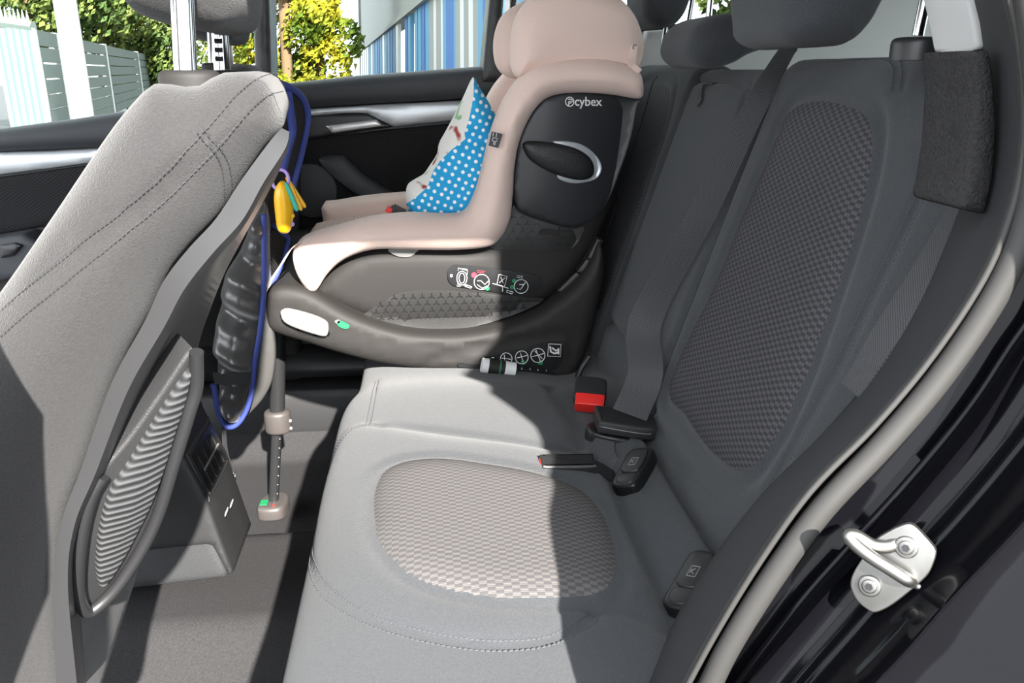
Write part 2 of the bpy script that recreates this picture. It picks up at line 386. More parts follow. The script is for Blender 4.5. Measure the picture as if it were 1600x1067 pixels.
def cushion(name, P2, to3, d0, d1, r, m, parent=None, dome=0., dw=.05, grooves=(), step=.009, base=None, back=True, rb=None, mats=None, ang=60, wall=3, side_m=0, cuts=None):
    """solid body: 2D outline, rounded rims, domed caps, optional pressed-in lines; depth grows from d0 (towards the eye) to d1"""
    rb = r if rb is None else rb
    P2 = np.array(P2, float); n = len(P2); lo, hi = P2.min(0), P2.max(0)
    gx, gy = np.meshgrid(np.arange(lo[0], hi[0], step), np.arange(lo[1], hi[1], step)); gx[::2] += step/2
    G = np.stack([gx.ravel(), gy.ravel()], 1); G = G[inside(G, P2)]; G = G[pdist(G, P2, True) > step*.45]
    # a ring close to the rim so that the rounding is resolved
    extra = []
    if r > .002:
        N = norm2(P2)
        for f in ((.08, .3, .6) if r > step*.8 else (.15, .5)):
            Q = P2+N*r*f; Q = Q[inside(Q, P2)]; Q = Q[pdist(Q, P2, True) > r*f*.8]; extra.append(Q)
        G = G[pdist(G, P2, True) > r*.75]
    A = np.vstack([P2, G]+extra)
    ced = []
    if cuts is not None:
        Cp = resample(cuts, 120); Cp = Cp[inside(Cp, P2)]; Cp = Cp[pdist(Cp, P2, True) > step*.3]
        A = np.vstack([P2, A[n:][pdist(A[n:], Cp) > step*.6], Cp]); k0 = len(A)-len(Cp); ced = [(k0+i, k0+i+1) for i in range(len(Cp)-1)]
    vo, eo, fo, ov, _, _ = delaunay_2d_cdt([Vector(p) for p in A], [(i, (i+1) % n) for i in range(n)]+ced, [], 1, 1e-7)
    V2 = np.array([tuple(v) for v in vo]); D = pdist(V2, P2, True); D[D < 1e-6] = 0
    def cap(rr):
        rr = max(rr, 1e-6); q = np.clip(1-D/rr, 0, 1); hh = rr*np.sqrt(1-q*q)
        return hh+dome*(1-np.exp(-(D/dw)**1.5))
    H = cap(r)
    for g, dpt, wd in grooves: H -= dpt*np.exp(-(pdist(V2, g)/wd)**2)*np.clip(D/(r+.001), 0, 1)
    bs = base(V2[:, 0], V2[:, 1]) if base else np.zeros(len(V2))
    bm = bmesh.new(); uvl = bm.loops.layers.uv.new('UVMap')
    dF = d0+r-H+bs; dB = d1-rb+cap(rb) if back else np.full(len(V2), d1)
    F = [bm.verts.new(to3(V2[i, 0], V2[i, 1], dF[i])) for i in range(len(V2))]
    order = []
    idx = {}
    for i in range(len(V2)):
        for o_ in ov[i]:
            if o_ < n: idx[o_] = i
    order = [idx[i] for i in range(n) if i in idx]
    Bk = [bm.verts.new(to3(V2[i, 0], V2[i, 1], dB[i])) for i in range(len(V2))] if back else None
    def face(vs, ids):
        try: f = bm.faces.new(vs)
        except ValueError: return
        for l, i in zip(f.loops, ids): l[uvl].uv = tuple(V2[i])
        return f
    for t in fo:
        t = list(t); f = face([F[i] for i in t], t)
        if f and mats: f.material_index = mats(*V2[t].mean(0))
        if back:
            f = face([Bk[i] for i in t][::-1], t[::-1])
            if f: f.material_index = side_m
    prev = [F[i] for i in order]
    for w_ in range(1, wall+1):
        if w_ == wall: cur = [Bk[i] for i in order] if back else [bm.verts.new(to3(V2[i, 0], V2[i, 1], d1)) for i in order]
        else: cur = [bm.verts.new(to3(V2[i, 0], V2[i, 1], dF[i]+(dB[i]-dF[i])*w_/wall)) for i in order]
        for k in range(len(order)):
            j = (k+1) % len(order); f = face((prev[k], prev[j], cur[j], cur[k]), (order[k], order[j], order[j], order[k]))
            if f: f.material_index = side_m
        prev = cur
    fixn(bm); o = finish(name, bm, m, parent, ang)
    def surf(a, b, off=0):
        p = np.array([[a, b]]); d = float(pdist(p, P2, True)[0]); rr = max(r, 1e-6); q = min(1, max(0, 1-d/rr)); h = rr*math.sqrt(1-q*q)+dome*(1-math.exp(-(d/dw)**1.5))
        bb = float(base(np.array([a]), np.array([b]))[0]) if base else 0
        return Vector(to3(a, b, d0+r-h+bb-off))
    return o, surf
toY = lambda a, b, d: (a, d, b)
def pY(pix, Y, sm=6, n=0, closed=True):
    Q = [(v.x, v.z) for v in (aY(*p, Y) for p in pix)]
    if sm: Q = cr(Q, sm, closed)
    if n: Q = resample(Q, n, closed)
    return np.array(Q)
def cushY(name, pix, Y0, Y1, r, m, parent=None, Yr=None, sm=6, n=110, **k):
    return cushion(name, pY(pix, Y0 if Yr is None else Yr, sm, n), toY, Y0, Y1, r, m, parent, **k)

# ================================================================== SETTING: car body shell
def struct(o): o['kind'] = 'structure'; return o
# carpeted floor with a tunnel hump in the middle and the far side rising to the sill
def floor_z(x, y):
    z = .10*np.exp(-(np.clip(np.abs(y-1.34)-.13, 0, None)/.06)**2)
    z += np.clip((y-2.0)/.10, 0, 1)**1.2*.14
    z += np.clip((.62-y)/.10, 0, 1)**1.2*.16
    return z
bm = bmesh.new(); xs = np.linspace(-1.7, 1.5, 110); ys = np.linspace(.47, 2.2, 90); V = [[bm.verts.new((x, y, floor_z(x, y)+.0012*math.sin(x*90)*math.sin(y*77))) for y in ys] for x in xs]
for i in range(len(xs)-1):
    for k in range(len(ys)-1): bm.faces.new((V[i][k], V[i+1][k], V[i+1][k+1], V[i][k+1]))
o = struct(finish('floor', bm, CPT)); 
bm = bmesh.new(); box(bm, (.1, 1.31, -.06), (3.4, 1.78, .08)); struct(finish('floor', bm, RUD))
bm = bmesh.new(); slab(bm, resample(cr([(-1.7, .47), (1.55, .47), (1.62, .7), (1.62, 1.95), (1.55, 2.2), (-1.7, 2.2)], 1, True), 60, True), lambda a, b, d: (a, b, d), 1.335, 1.39, .02, .02); fixn(bm)
struct(finish('ceiling', bm, [HEAD]))
# threshold on the far side (door sill plate) seen under the hanging bag
bm = bmesh.new(); P = [(2.06, .0), (2.06, .15), (2.085, .185), (2.13, .19), (2.18, .17), (2.2, .0)]
slab(bm, cr(P, 4, True), lambda a, b, d: (d, a, b), -1.6, .4, .01, .01); fixn(bm); tr = struct(finish('trim_1', bm, BLK))
bm = bmesh.new(); P = [(2.085, .20), (2.10, .26), (2.14, .28), (2.2, .25), (2.2, .19)]
slab(bm, cr(P, 4, True), lambda a, b, d: (d, a, b), -1.6, .4, .01, .01); fixn(bm); struct(finish('trim_2', bm, BLK))

# ---- far rear door
D1 = thing('door_1', None, None, (-.1, 2.14, .2), kind='structure')
YD = 2.12
cushY('door_panel', [(395, 170), (480, 168), (640, 160), (790, 152), (960, 150), (1060, 300), (1060, 560), (395, 590)], YD+.012, YD+.10, .01, DOORP, D1, sm=0, n=120, dome=.004, step=.03)
cushY('window_ledge', [(395, 138), (440, 131), (560, 118), (700, 107.5), (790, 101), (960, 92), (960, 152), (790, 152), (600, 162), (480, 169), (395, 176)], YD-.025, YD+.10, .03, DOORP, D1, sm=0, n=150, step=.014)
cushY('trim_strip', [(395, 176), (483, 170), (600, 163), (726, 157), (960, 148), (960, 170), (800, 182), (706, 189), (615, 198), (597, 190), (582, 182), (572, 177), (540, 177), (483, 182), (395, 190)], YD-.004, YD+.03, .006, SIL, D1, sm=0, n=150, dome=.004, dw=.02, step=.012)
cushY('handle_bezel', [(470, 183), (540, 178), (572, 177), (585, 183), (600, 192), (614, 198), (580, 203), (522, 212), (470, 216)], YD-.002, YD+.03, .006, BLK, D1, sm=3, n=80, step=.01)
h_, _ = cushY('door_handle', [(509, 197), (545, 192), (588, 187), (597, 197), (560, 202), (519, 208)], YD-.016, YD, .004, mat('satin_chrome', (.8, .8, .8), .3, metal=.4), D1, sm=0, n=60, dome=.003, dw=.01, step=.006)
cushY('fabric_panel', [(470, 219), (600, 203), (720, 192), (960, 174), (960, 330), (700, 345), (560, 352), (470, 360)], YD, YD+.03, .008, DMESH, D1, sm=0, n=120, dome=.004, step=.02)
cushY('pull_handle', [(497, 250), (515, 245), (537, 246), (560, 268), (592, 292), (640, 318), (640, 345), (590, 325), (548, 300), (512, 270)], YD-.05, YD+.01, .018, DOORP, D1, n=80, dome=.006, step=.009)
c = aY(487, 298, YD-.004); bm = bmesh.new()
for rr, y0, mi in ((.066, -.012, 0), (.052, -.006, 1)):
    slab(bm, [(c.x+rr*math.cos(a), c.z+rr*1.05*math.sin(a)) for a in np.linspace(0, 2*math.pi, 40, endpoint=False)], toY, YD+y0-(.004 if mi else 0), YD+.02, .006, .002, mi=mi)
fixn(bm); finish('speaker', bm, [BLT, DMESH], D1)
cushY('door_pocket', [(395, 372), (470, 362), (560, 352), (760, 345), (760, 470), (640, 520), (395, 540)], YD-.05, YD+.02, .02, BLT, D1, sm=0, n=90, step=.02)
# ---- far front door
D2 = thing('door_2', None, None, (-1.0, 2.14, .2), kind='structure')
cushY('window_ledge', [(-160, 222), (0, 201), (100, 188), (192, 174), (300, 160), (400, 146), (400, 215), (270, 224), (150, 231), (0, 238), (-160, 246)], YD-.03, YD+.10, .03, DOORP, D2, sm=0, n=150, step=.014)
cushY('trim_strip', [(-160, 246), (0, 238), (80, 236), (150, 232), (260, 225), (260, 240), (145, 254), (80, 263), (0, 273), (-160, 288)], YD-.004, YD+.03, .006, SIL, D2, sm=0, n=120, dome=.004, dw=.02, step=.012)
cushY('fabric_panel', [(-160, 292), (0, 277), (140, 258), (300, 238), (300, 330), (60, 356), (0, 366), (-160, 380)], YD, YD+.05, .008, DMESH, D2, sm=0, n=100, step=.02)
cushY('door_panel', [(-160, 240), (400, 200), (400, 560), (-160, 560)], YD+.012, YD+.1, .01, BLT, D2, sm=0, n=80, step=.04)
cushY('armrest', [(-160, 400), (0, 372), (34, 366), (60, 380), (60, 430), (-160, 470)], YD-.07, YD+.02, .015, DOORP, D2, sm=0, n=70, step=.012)
cushY('door_handle', [(0, 384), (22, 380), (34, 384), (20, 400), (0, 404)], YD-.08, YD-.05, .004, BLK, D2, sm=0, n=40, step=.01)
# ---- far pillars
def pillar(name, pix, Y0, Y1, m, r=.012): return struct(cushY(name, pix, Y0, Y1, r, m, sm=0, n=110, step=.02)[0])
pillar('trim_3', [(388, -60), (395, 40), (398, 130), (392, 200), (392, 640), (470, 640), (470, 175), (424, 140), (424, 110), (421, 0), (419, -60)], YD-.02, YD+.09, BLK)
pillar('trim_4', [(770, -70), (764, 0), (754, 108), (752, 130), (830, 130), (812, 105), (784, 60), (786, 20), (792, -70)], YD-.03, YD+.09, BLK)
# window panes (thin glass) in the far doors and quarter
def pane(name, pix, Y, frame=None):
    Q = [aY(*p, Y) for p in pix]; bm = bmesh.new(); slab(bm, [(q.x, q.z) for q in Q], toY, Y, Y+.004, 0, 0); fixn(bm); return struct(finish(name, bm, GLS, None, 0))
pane('window_1', [(420, -90), (424, 150), (760, 125), (775, -90)], YD+.05)
pane('window_2', [(-260, -90), (-260, 250), (400, 170), (395, -90)], YD+.05)
# far rear quarter wall with light trim around its window
bm = bmesh.new()
def quad3(bm, P, mi=0): f = bm.faces.new([bm.verts.new(p) for p in P]); f.material_index = mi; return f
out = [aY(*p, YD) for p in [(800, -120), (800, 420), (1560, 420), (1560, -120)]]
QW = [(820, -70), (800, 20), (812, 52), (900, 64), (1006, 45), (1072, 40), (1112, 33), (1172, 16), (1192, -6), (1198, -70)]
holeP = pY(QW, YD, 0)
A = np.vstack([np.array([(v.x, v.z) for v in out]), resample(holeP, 60, True)])
vo, eo, fo, ov, _, _ = delaunay_2d_cdt([Vector(p) for p in A], [(i, (i+1) % 4) for i in range(4)]+[(4+i, 4+(i+1) % 60) for i in range(60)], [], 1, 1e-7)
vv = [bm.verts.new((v.x, YD, v.y)) for v in vo]
for t in fo:
    cc = np.mean([tuple(vo[i]) for i in t], 0)
    if not inside([cc], A[4:])[0]: bm.faces.new([vv[i] for i in t])
bmesh.ops.recalc_face_normals(bm, faces=bm.faces[:])
r_ = bmesh.ops.extrude_face_region(bm, geom=bm.faces[:]); bmesh.ops.translate(bm, verts=[v for v in r_['geom'] if isinstance(v, bmesh.types.BMVert)], vec=(0, .05, 0)); fixn(bm)
wr = struct(finish('wall_right', bm, [HEAD], None, 0))
pane('window_3', QW, YD+.03)
mk_tube('window_seal', [aY(*p, YD-.004) for p in QW], .006, RUD, wr, n=3)
cushY('pillar_cover', [(1012, 48), (1072, 44), (1100, 38), (1100, 110), (1000, 110), (1004, 70)], YD-.05, YD, .012, HEAD, wr, sm=0, n=60, step=.02)
# tailgate end: frame, window and the light luggage-side trim
def rectYZ(bm, x, y0, y1, z0, z1, th=.05, mi=0): box(bm, (x, (y0+y1)/2, (z0+z1)/2), (th, y1-y0, z1-z0), mi=mi)
bm = bmesh.new(); rectYZ(bm, 1.5, .47, 2.2, 0, .84); rectYZ(bm, 1.5, .47, .62, .84, 1.3); rectYZ(bm, 1.5, 2.02, 2.2, .84, 1.3); rectYZ(bm, 1.5, .47, 2.2, 1.25, 1.3)
struct(finish('wall_back', bm, HEAD))
bm = bmesh.new(); box(bm, (1.5, 1.32, 1.05), (.005, 1.42, .42)); struct(finish('window_4', bm, GLS, None, 0))
# parcel area deck behind the seats
bm = bmesh.new(); box(bm, (1.06, 1.32, .80), (.86, 1.6, .02)); struct(finish('trim_5', bm, DGR))
# near rear quarter behind the seat (inner side)
bm = bmesh.new(); box(bm, (1.42, .50, 1.15), (.16, .05, .32)); struct(finish('trim_14', bm, HEAD))
bm = bmesh.new(); box(bm, (1.0, .50, 1.13), (.66, .005, .28)); PRV = GLS.copy(); PRV.name = 'privacy_glass'; PRV.node_tree.nodes['Transparent BSDF'].inputs[0].default_value = (.05, .05, .055, 1); struct(finish('window_5', bm, PRV, None, 0))

# ================================================================== door opening on the near side
def rl(pix, Y): return [aY(*p, Y) for p in pix]
IN = [(1500, -60), (1512, 0), (1525, 60), (1527, 150), (1521, 230), (1510, 290), (1494, 345), (1440, 470), (1370, 585), (1290, 680), (1195, 775), (1118, 875), (1060, 970), (1002, 1090), (880, 1330)]
def shift(P, d, f=1.0): return [(x+d*a, y+d*b) for (x, y), (a, b) in zip(P, _nrm(P))]
def _nrm(P):
    out = []
    for i in range(len(P)):
        a = P[max(0, i-1)]; b = P[min(len(P)-1, i+1)]; t = np.array(b, float)-np.array(a, float); t /= np.linalg.norm(t); out.append((-t[1]*-1, t[0]*-1) if False else (t[1], -t[0]))
    return out
CT = [(1560, -60), (1570, 0), (1584, 60), (1594, 150), (1592, 240), (1573, 330), (1532, 430), (1452, 552), (1362, 660), (1262, 762), (1184, 870), (1116, 980), (1056, 1090), (930, 1330)]
MID = [(1530, -60), (1540, 0), (1553, 60), (1560, 150), (1557, 240), (1541, 320), (1512, 392), (1450, 505), (1368, 620), (1274, 722), (1188, 822), (1116, 925), (1052, 1030), (1025, 1090), (900, 1330)]
t1 = struct(rails('trim_6', [rl(shift(IN, -6), .72), rl(IN, .615), rl(shift(IN, 8), .590), rl(MID, .545), rl(shift(CT, -6), .505), rl(CT, .485), rl(shift(CT, 6), .50)], TRM))
t1b = struct(rails('trim_7', [rl(shift(CT, -3), .49), rl(shift(CT, 1), .470), rl(shift(CT, 8), .466), rl(shift(CT, 14), .478), rl(shift(CT, 17), .50)], RUD))
mk_tube('seal_lip', rl(shift(CT, 7), .466), .0022, RUB, t1b)
SC_ = [(1598, -60), (1606, 0), (1617, 80), (1623, 170), (1619, 260), (1599, 360), (1554, 462), (1472, 585), (1382, 692), (1285, 795), (1208, 900), (1142, 1005), (1100, 1090), (985, 1330)]
t2 = struct(mk_tube('trim_8', rl(SC_, .463), .0082, RUB, seg=16))
# near C pillar upper trims: light cover and dark felt strip with a strip of belt webbing
struct(cushY('trim_9', [(1498, -60), (1512, -5), (1522, 40), (1528, 78), (1545, 76), (1538, 20), (1528, -60)], .585, .64, .004, HEAD, sm=0, n=60, step=.01)[0])
struct(cushY('trim_10', [(1526, 80), (1528, 150), (1521, 232), (1511, 292), (1503, 325), (1515, 331), (1543, 336), (1556, 280), (1562, 200), (1558, 120), (1550, 78)], .535, .60, .006, CPT, sm=0, n=90, step=.01)[0])
ob = strap('seat_belt', [aY(1510, 285, .66), aY(1478, 360, .66), aY(1430, 450, .655), aY(1370, 545, .65), aY(1330, 610, .65)], (.35, .6, .45), .05, BELT)
tag(ob, 'grey belt webbing strip emerging beside the dark felt pillar trim', 'seat belt')

# painted body around the opening
B0 = shift(SC_, 12); 
L2 = [(1690, -60), (1700, 80), (1700, 250), (1680, 390), (1640, 490), (1600, 548), (1535, 650), (1462, 740), (1391, 822), (1297, 916), (1230, 993), (1168, 1067), (1150, 1090), (990, 1330)]
L3 = [(1850, -60), (1860, 120), (1850, 300), (1820, 460), (1760, 590), (1690, 700), (1600, 806), (1550, 860), (1500, 912), (1455, 962), (1414, 1010), (1363, 1064), (1340, 1090), (1160, 1330)]
def mv(P, a, b): return [(x+a, y+b) for x, y in P]
def mixp(A_, B_, f): 
    a = resample(A_, 24); b = resample(B_, 24); return [tuple(p) for p in a*(1-f)+b*f]
body = struct(rails('trim_11', [rl(shift(SC_, -14), .50), rl(shift(SC_, -2), .475), rl(B0, .474), rl(mixp(B0, L2, .30), .472), rl(mixp(B0, L2, .62), .465), rl(mixp(B0, L2, .82), .452), rl(L2, .440), rl(shift(L2, 4), .437), rl(shift(L2, 12), .441),
    rl(mixp(L2, L3, .2), .440), rl(mixp(L2, L3, .42), .430), rl(mixp(L2, L3, .6), .408), rl(mixp(L2, L3, .82), .392), rl(L3, .378), rl(shift(L3, 5), .373), rl(shift(L3, 14), .375),
    rl(mv(L3, 60, 30), .366), rl(mv(L3, 150, 75), .345), rl(mv(L3, 260, 130), .325), rl(mv(L3, 420, 200), .31), rl(mv(L3, 900, 430), .33)], PNT, n=120))
mk_tube('paint_ridge', rl(mixp(B0, L2, .70), .458), .003, PNT, body)
mk_tube('paint_ridge', rl(mixp(L2, L3, .5), .420), .004, PNT, body)
# near sill, roof rail and B pillar (outside the view, they shade the cabin)
bm = bmesh.new(); box(bm, (-.7, .48, .06), (1.9, .10, .22)); box(bm, (-.1, .49, 1.345), (3.2, .08, .08)); struct(finish('trim_12', bm, PNT))
bm = bmesh.new(); slab(bm, [(-.47, .1), (-.42, .1), (-.41, .35), (-.36, .48), (-.292, .64), (-.262, .80), (-.31, .93), (-.40, 1.05), (-.42, 1.3), (-.50, 1.3), (-.48, .8)], toY, .445, .495, .01, .01); fixn(bm); struct(finish('trim_13', bm, BLT))
wl = [(v.x, v.z) for v in rl(mv(MID, 52, 20), .56)]; wl = [p for p in wl if p[1] > .50 and p[1] < 1.2]
bm = bmesh.new(); slab(bm, wl+[(wl[-1][0]+.05, .05), (1.5, .05), (1.5, .98), (.98, .98), (.96, 1.24), (wl[0][0], 1.24)], toY, .56, .59, 0, 0); fixn(bm); struct(finish('wall_left', bm, TRM, None, 30))

# open near rear door, swung out on the pillar hinge (left of the view)
D3 = thing('door_3', None, None, (-.5, .3, .2), kind='structure')
dd = Vector((-.42, -.91, 0)).normalized(); dn = Vector((-dd.y, dd.x, 0)); dh = Vector((-.46, .40, 0))
dF = lambda a, b, d: dh+dd*a+dn*d+Vector((0, 0, b))
bm = bmesh.new(); slab(bm, [(0, .02), (.95, .06), (1.05, .5), (1.08, .84), (0, .80)], dF, -.06, .10, .02, .02); fixn(bm); finish('door_panel', bm, PNT, D3)
mk_tube('window_frame', [dF(.02, .80, 0), dF(.05, 1.2, 0), dF(.5, 1.26, 0), dF(.95, 1.1, 0), dF(1.07, .84, 0)], .02, BLK, D3, n=3)
# ---- striker
S0 = aY(1395, 885, .412); SN = Vector((-.62, -.74, .22)).normalized()
st = thing('door_striker', 'shiny zinc door striker plate with loop bolted to black paintwork', 'door striker', S0)
def sp(px, py, off=0): v = on(px, py, SN, S0); return v+SN*off
f3 = frameof(S0, SN)
def to2(v): d = v-S0; u = Vector((0, 0, 1)).cross(SN).normalized(); vv_ = SN.cross(u); return (d.dot(u), d.dot(vv_))
plate = resample(cr([to2(sp(*p)) for p in [(1389, 829), (1405, 821), (1420, 817), (1432, 823), (1456, 849), (1463, 862), (1458, 882), (1448, 900), (1420, 925), (1392, 946), (1370, 956), (1358, 953), (1339, 937), (1329, 914), (1334, 893), (1350, 868), (1366, 844)]], 4, True), 70, True)
bm = bmesh.new(); slab(bm, plate, lambda a, b, d: f3(a, b, -d), -.002, .004, .0012, .001); fixn(bm); finish('plate', bm, STE, st)
lp = [sp(1425, 905, .002), sp(1418, 900, .008), sp(1400, 885, .013), sp(1368, 862, .016), sp(1341, 842, .017), sp(1334, 832, .016), sp(1345, 829, .014), sp(1370, 845, .011), sp(1392, 850, .007), sp(1398, 846, .001)]
lp = [sp(1424, 908, 0), sp(1419, 899, .008), sp(1398, 884, .010), sp(1366, 862, .012), sp(1342, 842, .013), sp(1333, 830, .013), sp(1344, 832, .010), sp(1366, 848, .006), sp(1388, 852, .003), sp(1402, 848, -.001)]
mk_tube('loop', lp, .0042, STE, st, seg=14)
for p in ((1417, 853), (1360, 913)):
    c = to2(sp(*p)); bm = bmesh.new()
    for rr, h in ((.0068, .0045), (.0045, .0055)): slab(bm, [(c[0]+rr*math.cos(a), c[1]+rr*math.sin(a)) for a in np.linspace(0, 2*math.pi, 28, endpoint=False)], lambda a, b, d: f3(a, b, -d), -h, .001, .0012, 0)
    slab(bm, [(c[0]+.0024*math.cos(a), c[1]+.0024*math.sin(a)) for a in np.linspace(0, 2*math.pi, 6, endpoint=False)], lambda a, b, d: f3(a, b, -d), -.0058, .0, 0, 0, mi=1)
    fixn(bm); finish('screw', bm, [STE, BLK], st)
mk_tube('pin', [sp(1430, 915, -.002), sp(1452, 930, -.002)], .0025, STE, st)

# ================================================================== REAR BENCH
BP = Panel([(-.125, .06), (-.145, .14), (-.158, .26), (-.160, .35), (-.145, .405), (-.10, .432), (-.03, .440), (.10, .438), (.20, .428), (.27, .418), (.33, .430), (.375, .425), (.40, .40)], .50, 2.06, ry=.05)
BP.core = (.30, .06); BP.drop = lambda y: .026/(1+np.exp(-(y-1.43)/.03))
SEAM = BP.line([(600, 668), (560, 672), (528, 700), (500, 745), (487, 800), (485, 850), (490, 890), (515, 930), (570, 965), (640, 990), (720, 1006), (790, 1010), (860, 1000), (915, 972), (930, 955)])
SEAM2 = BP.line([(548, 664), (520, 700), (491, 745), (476, 800), (474, 850), (480, 897), (505, 940), (562, 976), (636, 1001), (720, 1018), (792, 1021), (870, 1009), (925, 980)])
CROSS = BP.line([(600, 668), (680, 674), (760, 684), (850, 700), (900, 705)])
MIDV = BP.line([(583, 578), (584, 610), (580, 640), (575, 664)])
MIDV2 = BP.line([(589, 578), (591, 610), (587, 640), (582, 664)])
REARC = BP.line([(950, 718), (975, 790), (1008, 860), (1040, 925), (1062, 980)])
REARC2 = BP.line([(860, 600), (885, 640), (900, 665), (905, 695)])
SPL = BP.line([(930, 955), (980, 955), (1040, 985), (1065, 1010)])
INSP = [(580, 850), (576, 815), (578, 775), (592, 744), (630, 726), (690, 721), (760, 730), (840, 745), (905, 768), (945, 805), (968, 860), (973, 910), (960, 940), (925, 952), (860, 957), (790, 957), (710, 945), (650, 925), (610, 895)]
insuv = cr([BP.uv(*p) for p in INSP], 6, True)
BP.grooves += [(SEAM, .0035, .005), (CROSS, .004, .012), (MIDV, .003, .004), (REARC, .018, .013), (REARC2, .012, .012), (BP.line([(1180, 900), (1137, 862), (1081, 780), (1025, 690), (1005, 650)]), .03, .014), (SPL, .005, .012), (insuv+[insuv[0]], .005, .007)]
FARC = BP.line([(900, 610), (905, 640)])
BP.puffs += [(insuv, .004, .03)]
cst = cr([BP.uv(*p) for p in [(548, 664), (500, 745), (476, 850), (505, 940), (636, 1001), (790, 1021), (925, 980), (1040, 925), (960, 740), (880, 700), (700, 676)]], 6, True)
BP.puffs += [(cst, .010, .03)]
bench = thing('rear_bench', 'grey fabric rear bench cushion with a checked oval insert on the near seat', 'car seat', (.1, 1.28, .0))
BP.mesh('seat_cushion', FAB, bench)
BP.pad('seat_insert', INSP, INS, bench, puff=.005)
mq = BP.pad('middle_insert', [(700, 588), (760, 592), (850, 602), (850, 596), (800, 570), (720, 560), (640, 560), (640, 574)], INS, bench, puff=.001)
bm = bmesh.new()
off1 = lambda L, d: [tuple(np.array(p)+d*np.array(q)) for p, q in zip(L, _nrm(L))]
for L in (off1(SEAM, .006), off1(SEAM, -.006)): BP.stitch(bm, L)
for L in (off1(MIDV, .004), off1(MIDV, -.004)): BP.stitch(bm, L)
finish('stitching', bm, STL, bench, 0)

# isofix flap covers
def surf_frame(pan, u, y, off=0):
    p = Vector(pan.at(u, y, off)[0]); a = Vector(pan.at(u+.004, y, off)[0]); b = Vector(pan.at(u, y+.004, off)[0]); tu = (a-p).normalized(); n = (b-p).cross(tu).normalized()
    if n.z < 0: n = -n
    return p, tu, n
for i, (c0, w1, l1) in enumerate((((990, 734), .034, .082), ((1083, 910), .034, .084))):
    u, y = BP.uv(*c0); x, z, nx, nz = BP.pos(np.array([u]), np.array([y])); c = Vector((x[0], y, z[0]))
    N_ = Vector((-.42, -.05, .90)).normalized(); c = aZ(c0[0], c0[1], .432)
    ax = [aZ(1010, 700, .45)-aZ(968, 768, .425), aZ(1110, 866, .45)-aZ(1057, 952, .425)][i]; ax = (ax-N_*ax.dot(N_)).normalized(); ay = N_.cross(ax)
    F = lambda a, b, d, c=c, ax=ax, ay=ay, N_=N_: c+ax*a+ay*b+N_*(-d)
    cov = thing('isofix_cover', ['black isofix flap nearer the belt buckle', 'black isofix flap nearest the door frame'][i], 'isofix cover', c, 'isofix flaps at the back of the near seat')
    R2 = resample(cr([(-l1*.5, -w1*.35), (-l1*.42, -w1*.6), (0, -w1*.62), (l1*.42, -w1*.6), (l1*.52, -w1*.3), (l1*.52, w1*.4), (l1*.40, w1*.62), (0, w1*.62), (-l1*.40, w1*.6), (-l1*.5, w1*.3)], 4, True), 60, True)
    bm = bmesh.new(); slab(bm, R2, F, -.006, .012, .004, 0); fixn(bm); finish('bezel', bm, LAB, cov)
    R3 = resample(cr([(-l1*.12, -w1*.42), (l1*.40, -w1*.40), (l1*.43, 0), (l1*.40, w1*.42), (-l1*.12, w1*.42)], 3, True), 40, True)
    bm = bmesh.new(); slab(bm, R3, F, -.009, .0, .002, 0); fixn(bm); flap = finish('flap', bm, BLK, cov)
    R4 = resample(cr([(-l1*.42, -w1*.34), (-l1*.18, -w1*.40), (-l1*.18, w1*.40), (-l1*.42, w1*.34)], 3, True), 30, True)
    bm = bmesh.new(); slab(bm, R4, F, -.0075, .0, .003, 0); fixn(bm); finish('finger_grip', bm, BLK, cov)
    bm = bmesh.new(); s = .0075
    for q in ([(-s, -s*.7), (s, -s*.7)], [(s, -s*.7), (s, s*.7)], [(s, s*.7), (-s, s*.7)], [(-s, s*.7), (-s, -s*.7)], [(-.004, -.002), (.0, .0025)], [(.0, .0025), (.004, -.001)], [(-.003, .003), (.003, .003)]):
        tube(bm, [F(q[0][0]+.008, q[0][1], -.0093), F(q[1][0]+.008, q[1][1], -.0093)], .0005, 5)
    fixn(bm); finish('icon', bm, LGR, flap)

# ================================================================== REAR BACKRESTS
ta = math.radians(17); SA, CA = math.sin(ta), math.cos(ta)
def bpt(s, n=0): return (.352+SA*s-CA*n, .42+CA*s+SA*n)
def bprof(top=.60, bulge=.0, bot=-.06): return [bpt(bot, -.05), bpt(bot+.02, -.005), bpt(.03, .004+bulge*.3), bpt(.15, .006+bulge), bpt(.30, .004+bulge), bpt(.45, .002), bpt(top-.06, 0), bpt(top-.02, -.006), bpt(top, -.03), bpt(top+.004, -.07), bpt(top-.02, -.12)]
def backrest(name, y0, y1, label, top=.60, ry=.03, ends=(1, 1), bulge=.0):
    p = Panel(bprof(top, bulge), y0, y1, ry=ry, ends=ends); p.core = bpt(.2, -.12); t = thing(name, label, 'car seat', (*[.352, (y0+y1)/2], .42)); return p, t
NB, tn = backrest('rear_seat', .60, 1.205, 'dark grey near rear backrest with a tall checked insert beside the door frame', ry=.035, ends=(2.2, .6))
NINS = [(1062, 655), (1040, 630), (1045, 590), (1075, 520), (1110, 450), (1150, 350), (1195, 245), (1225, 175), (1250, 150), (1290, 140), (1340, 148), (1368, 165), (1376, 200), (1370, 260), (1350, 340), (1318, 440), (1280, 550), (1240, 650), (1200, 720), (1175, 748), (1150, 753), (1110, 722), (1085, 690)]
nuv = cr([NB.uv(*p) for p in NINS], 5, True)
BSE = NB.line([(1510, 130), (1478, 215), (1430, 320), (1374, 434), (1330, 525), (1283, 618), (1235, 700), (1196, 775)])
TSE = NB.line([(1240, 96), (1275, 86), (1330, 82), (1385, 80), (1408, 88), (1413, 105), (1408, 140)])
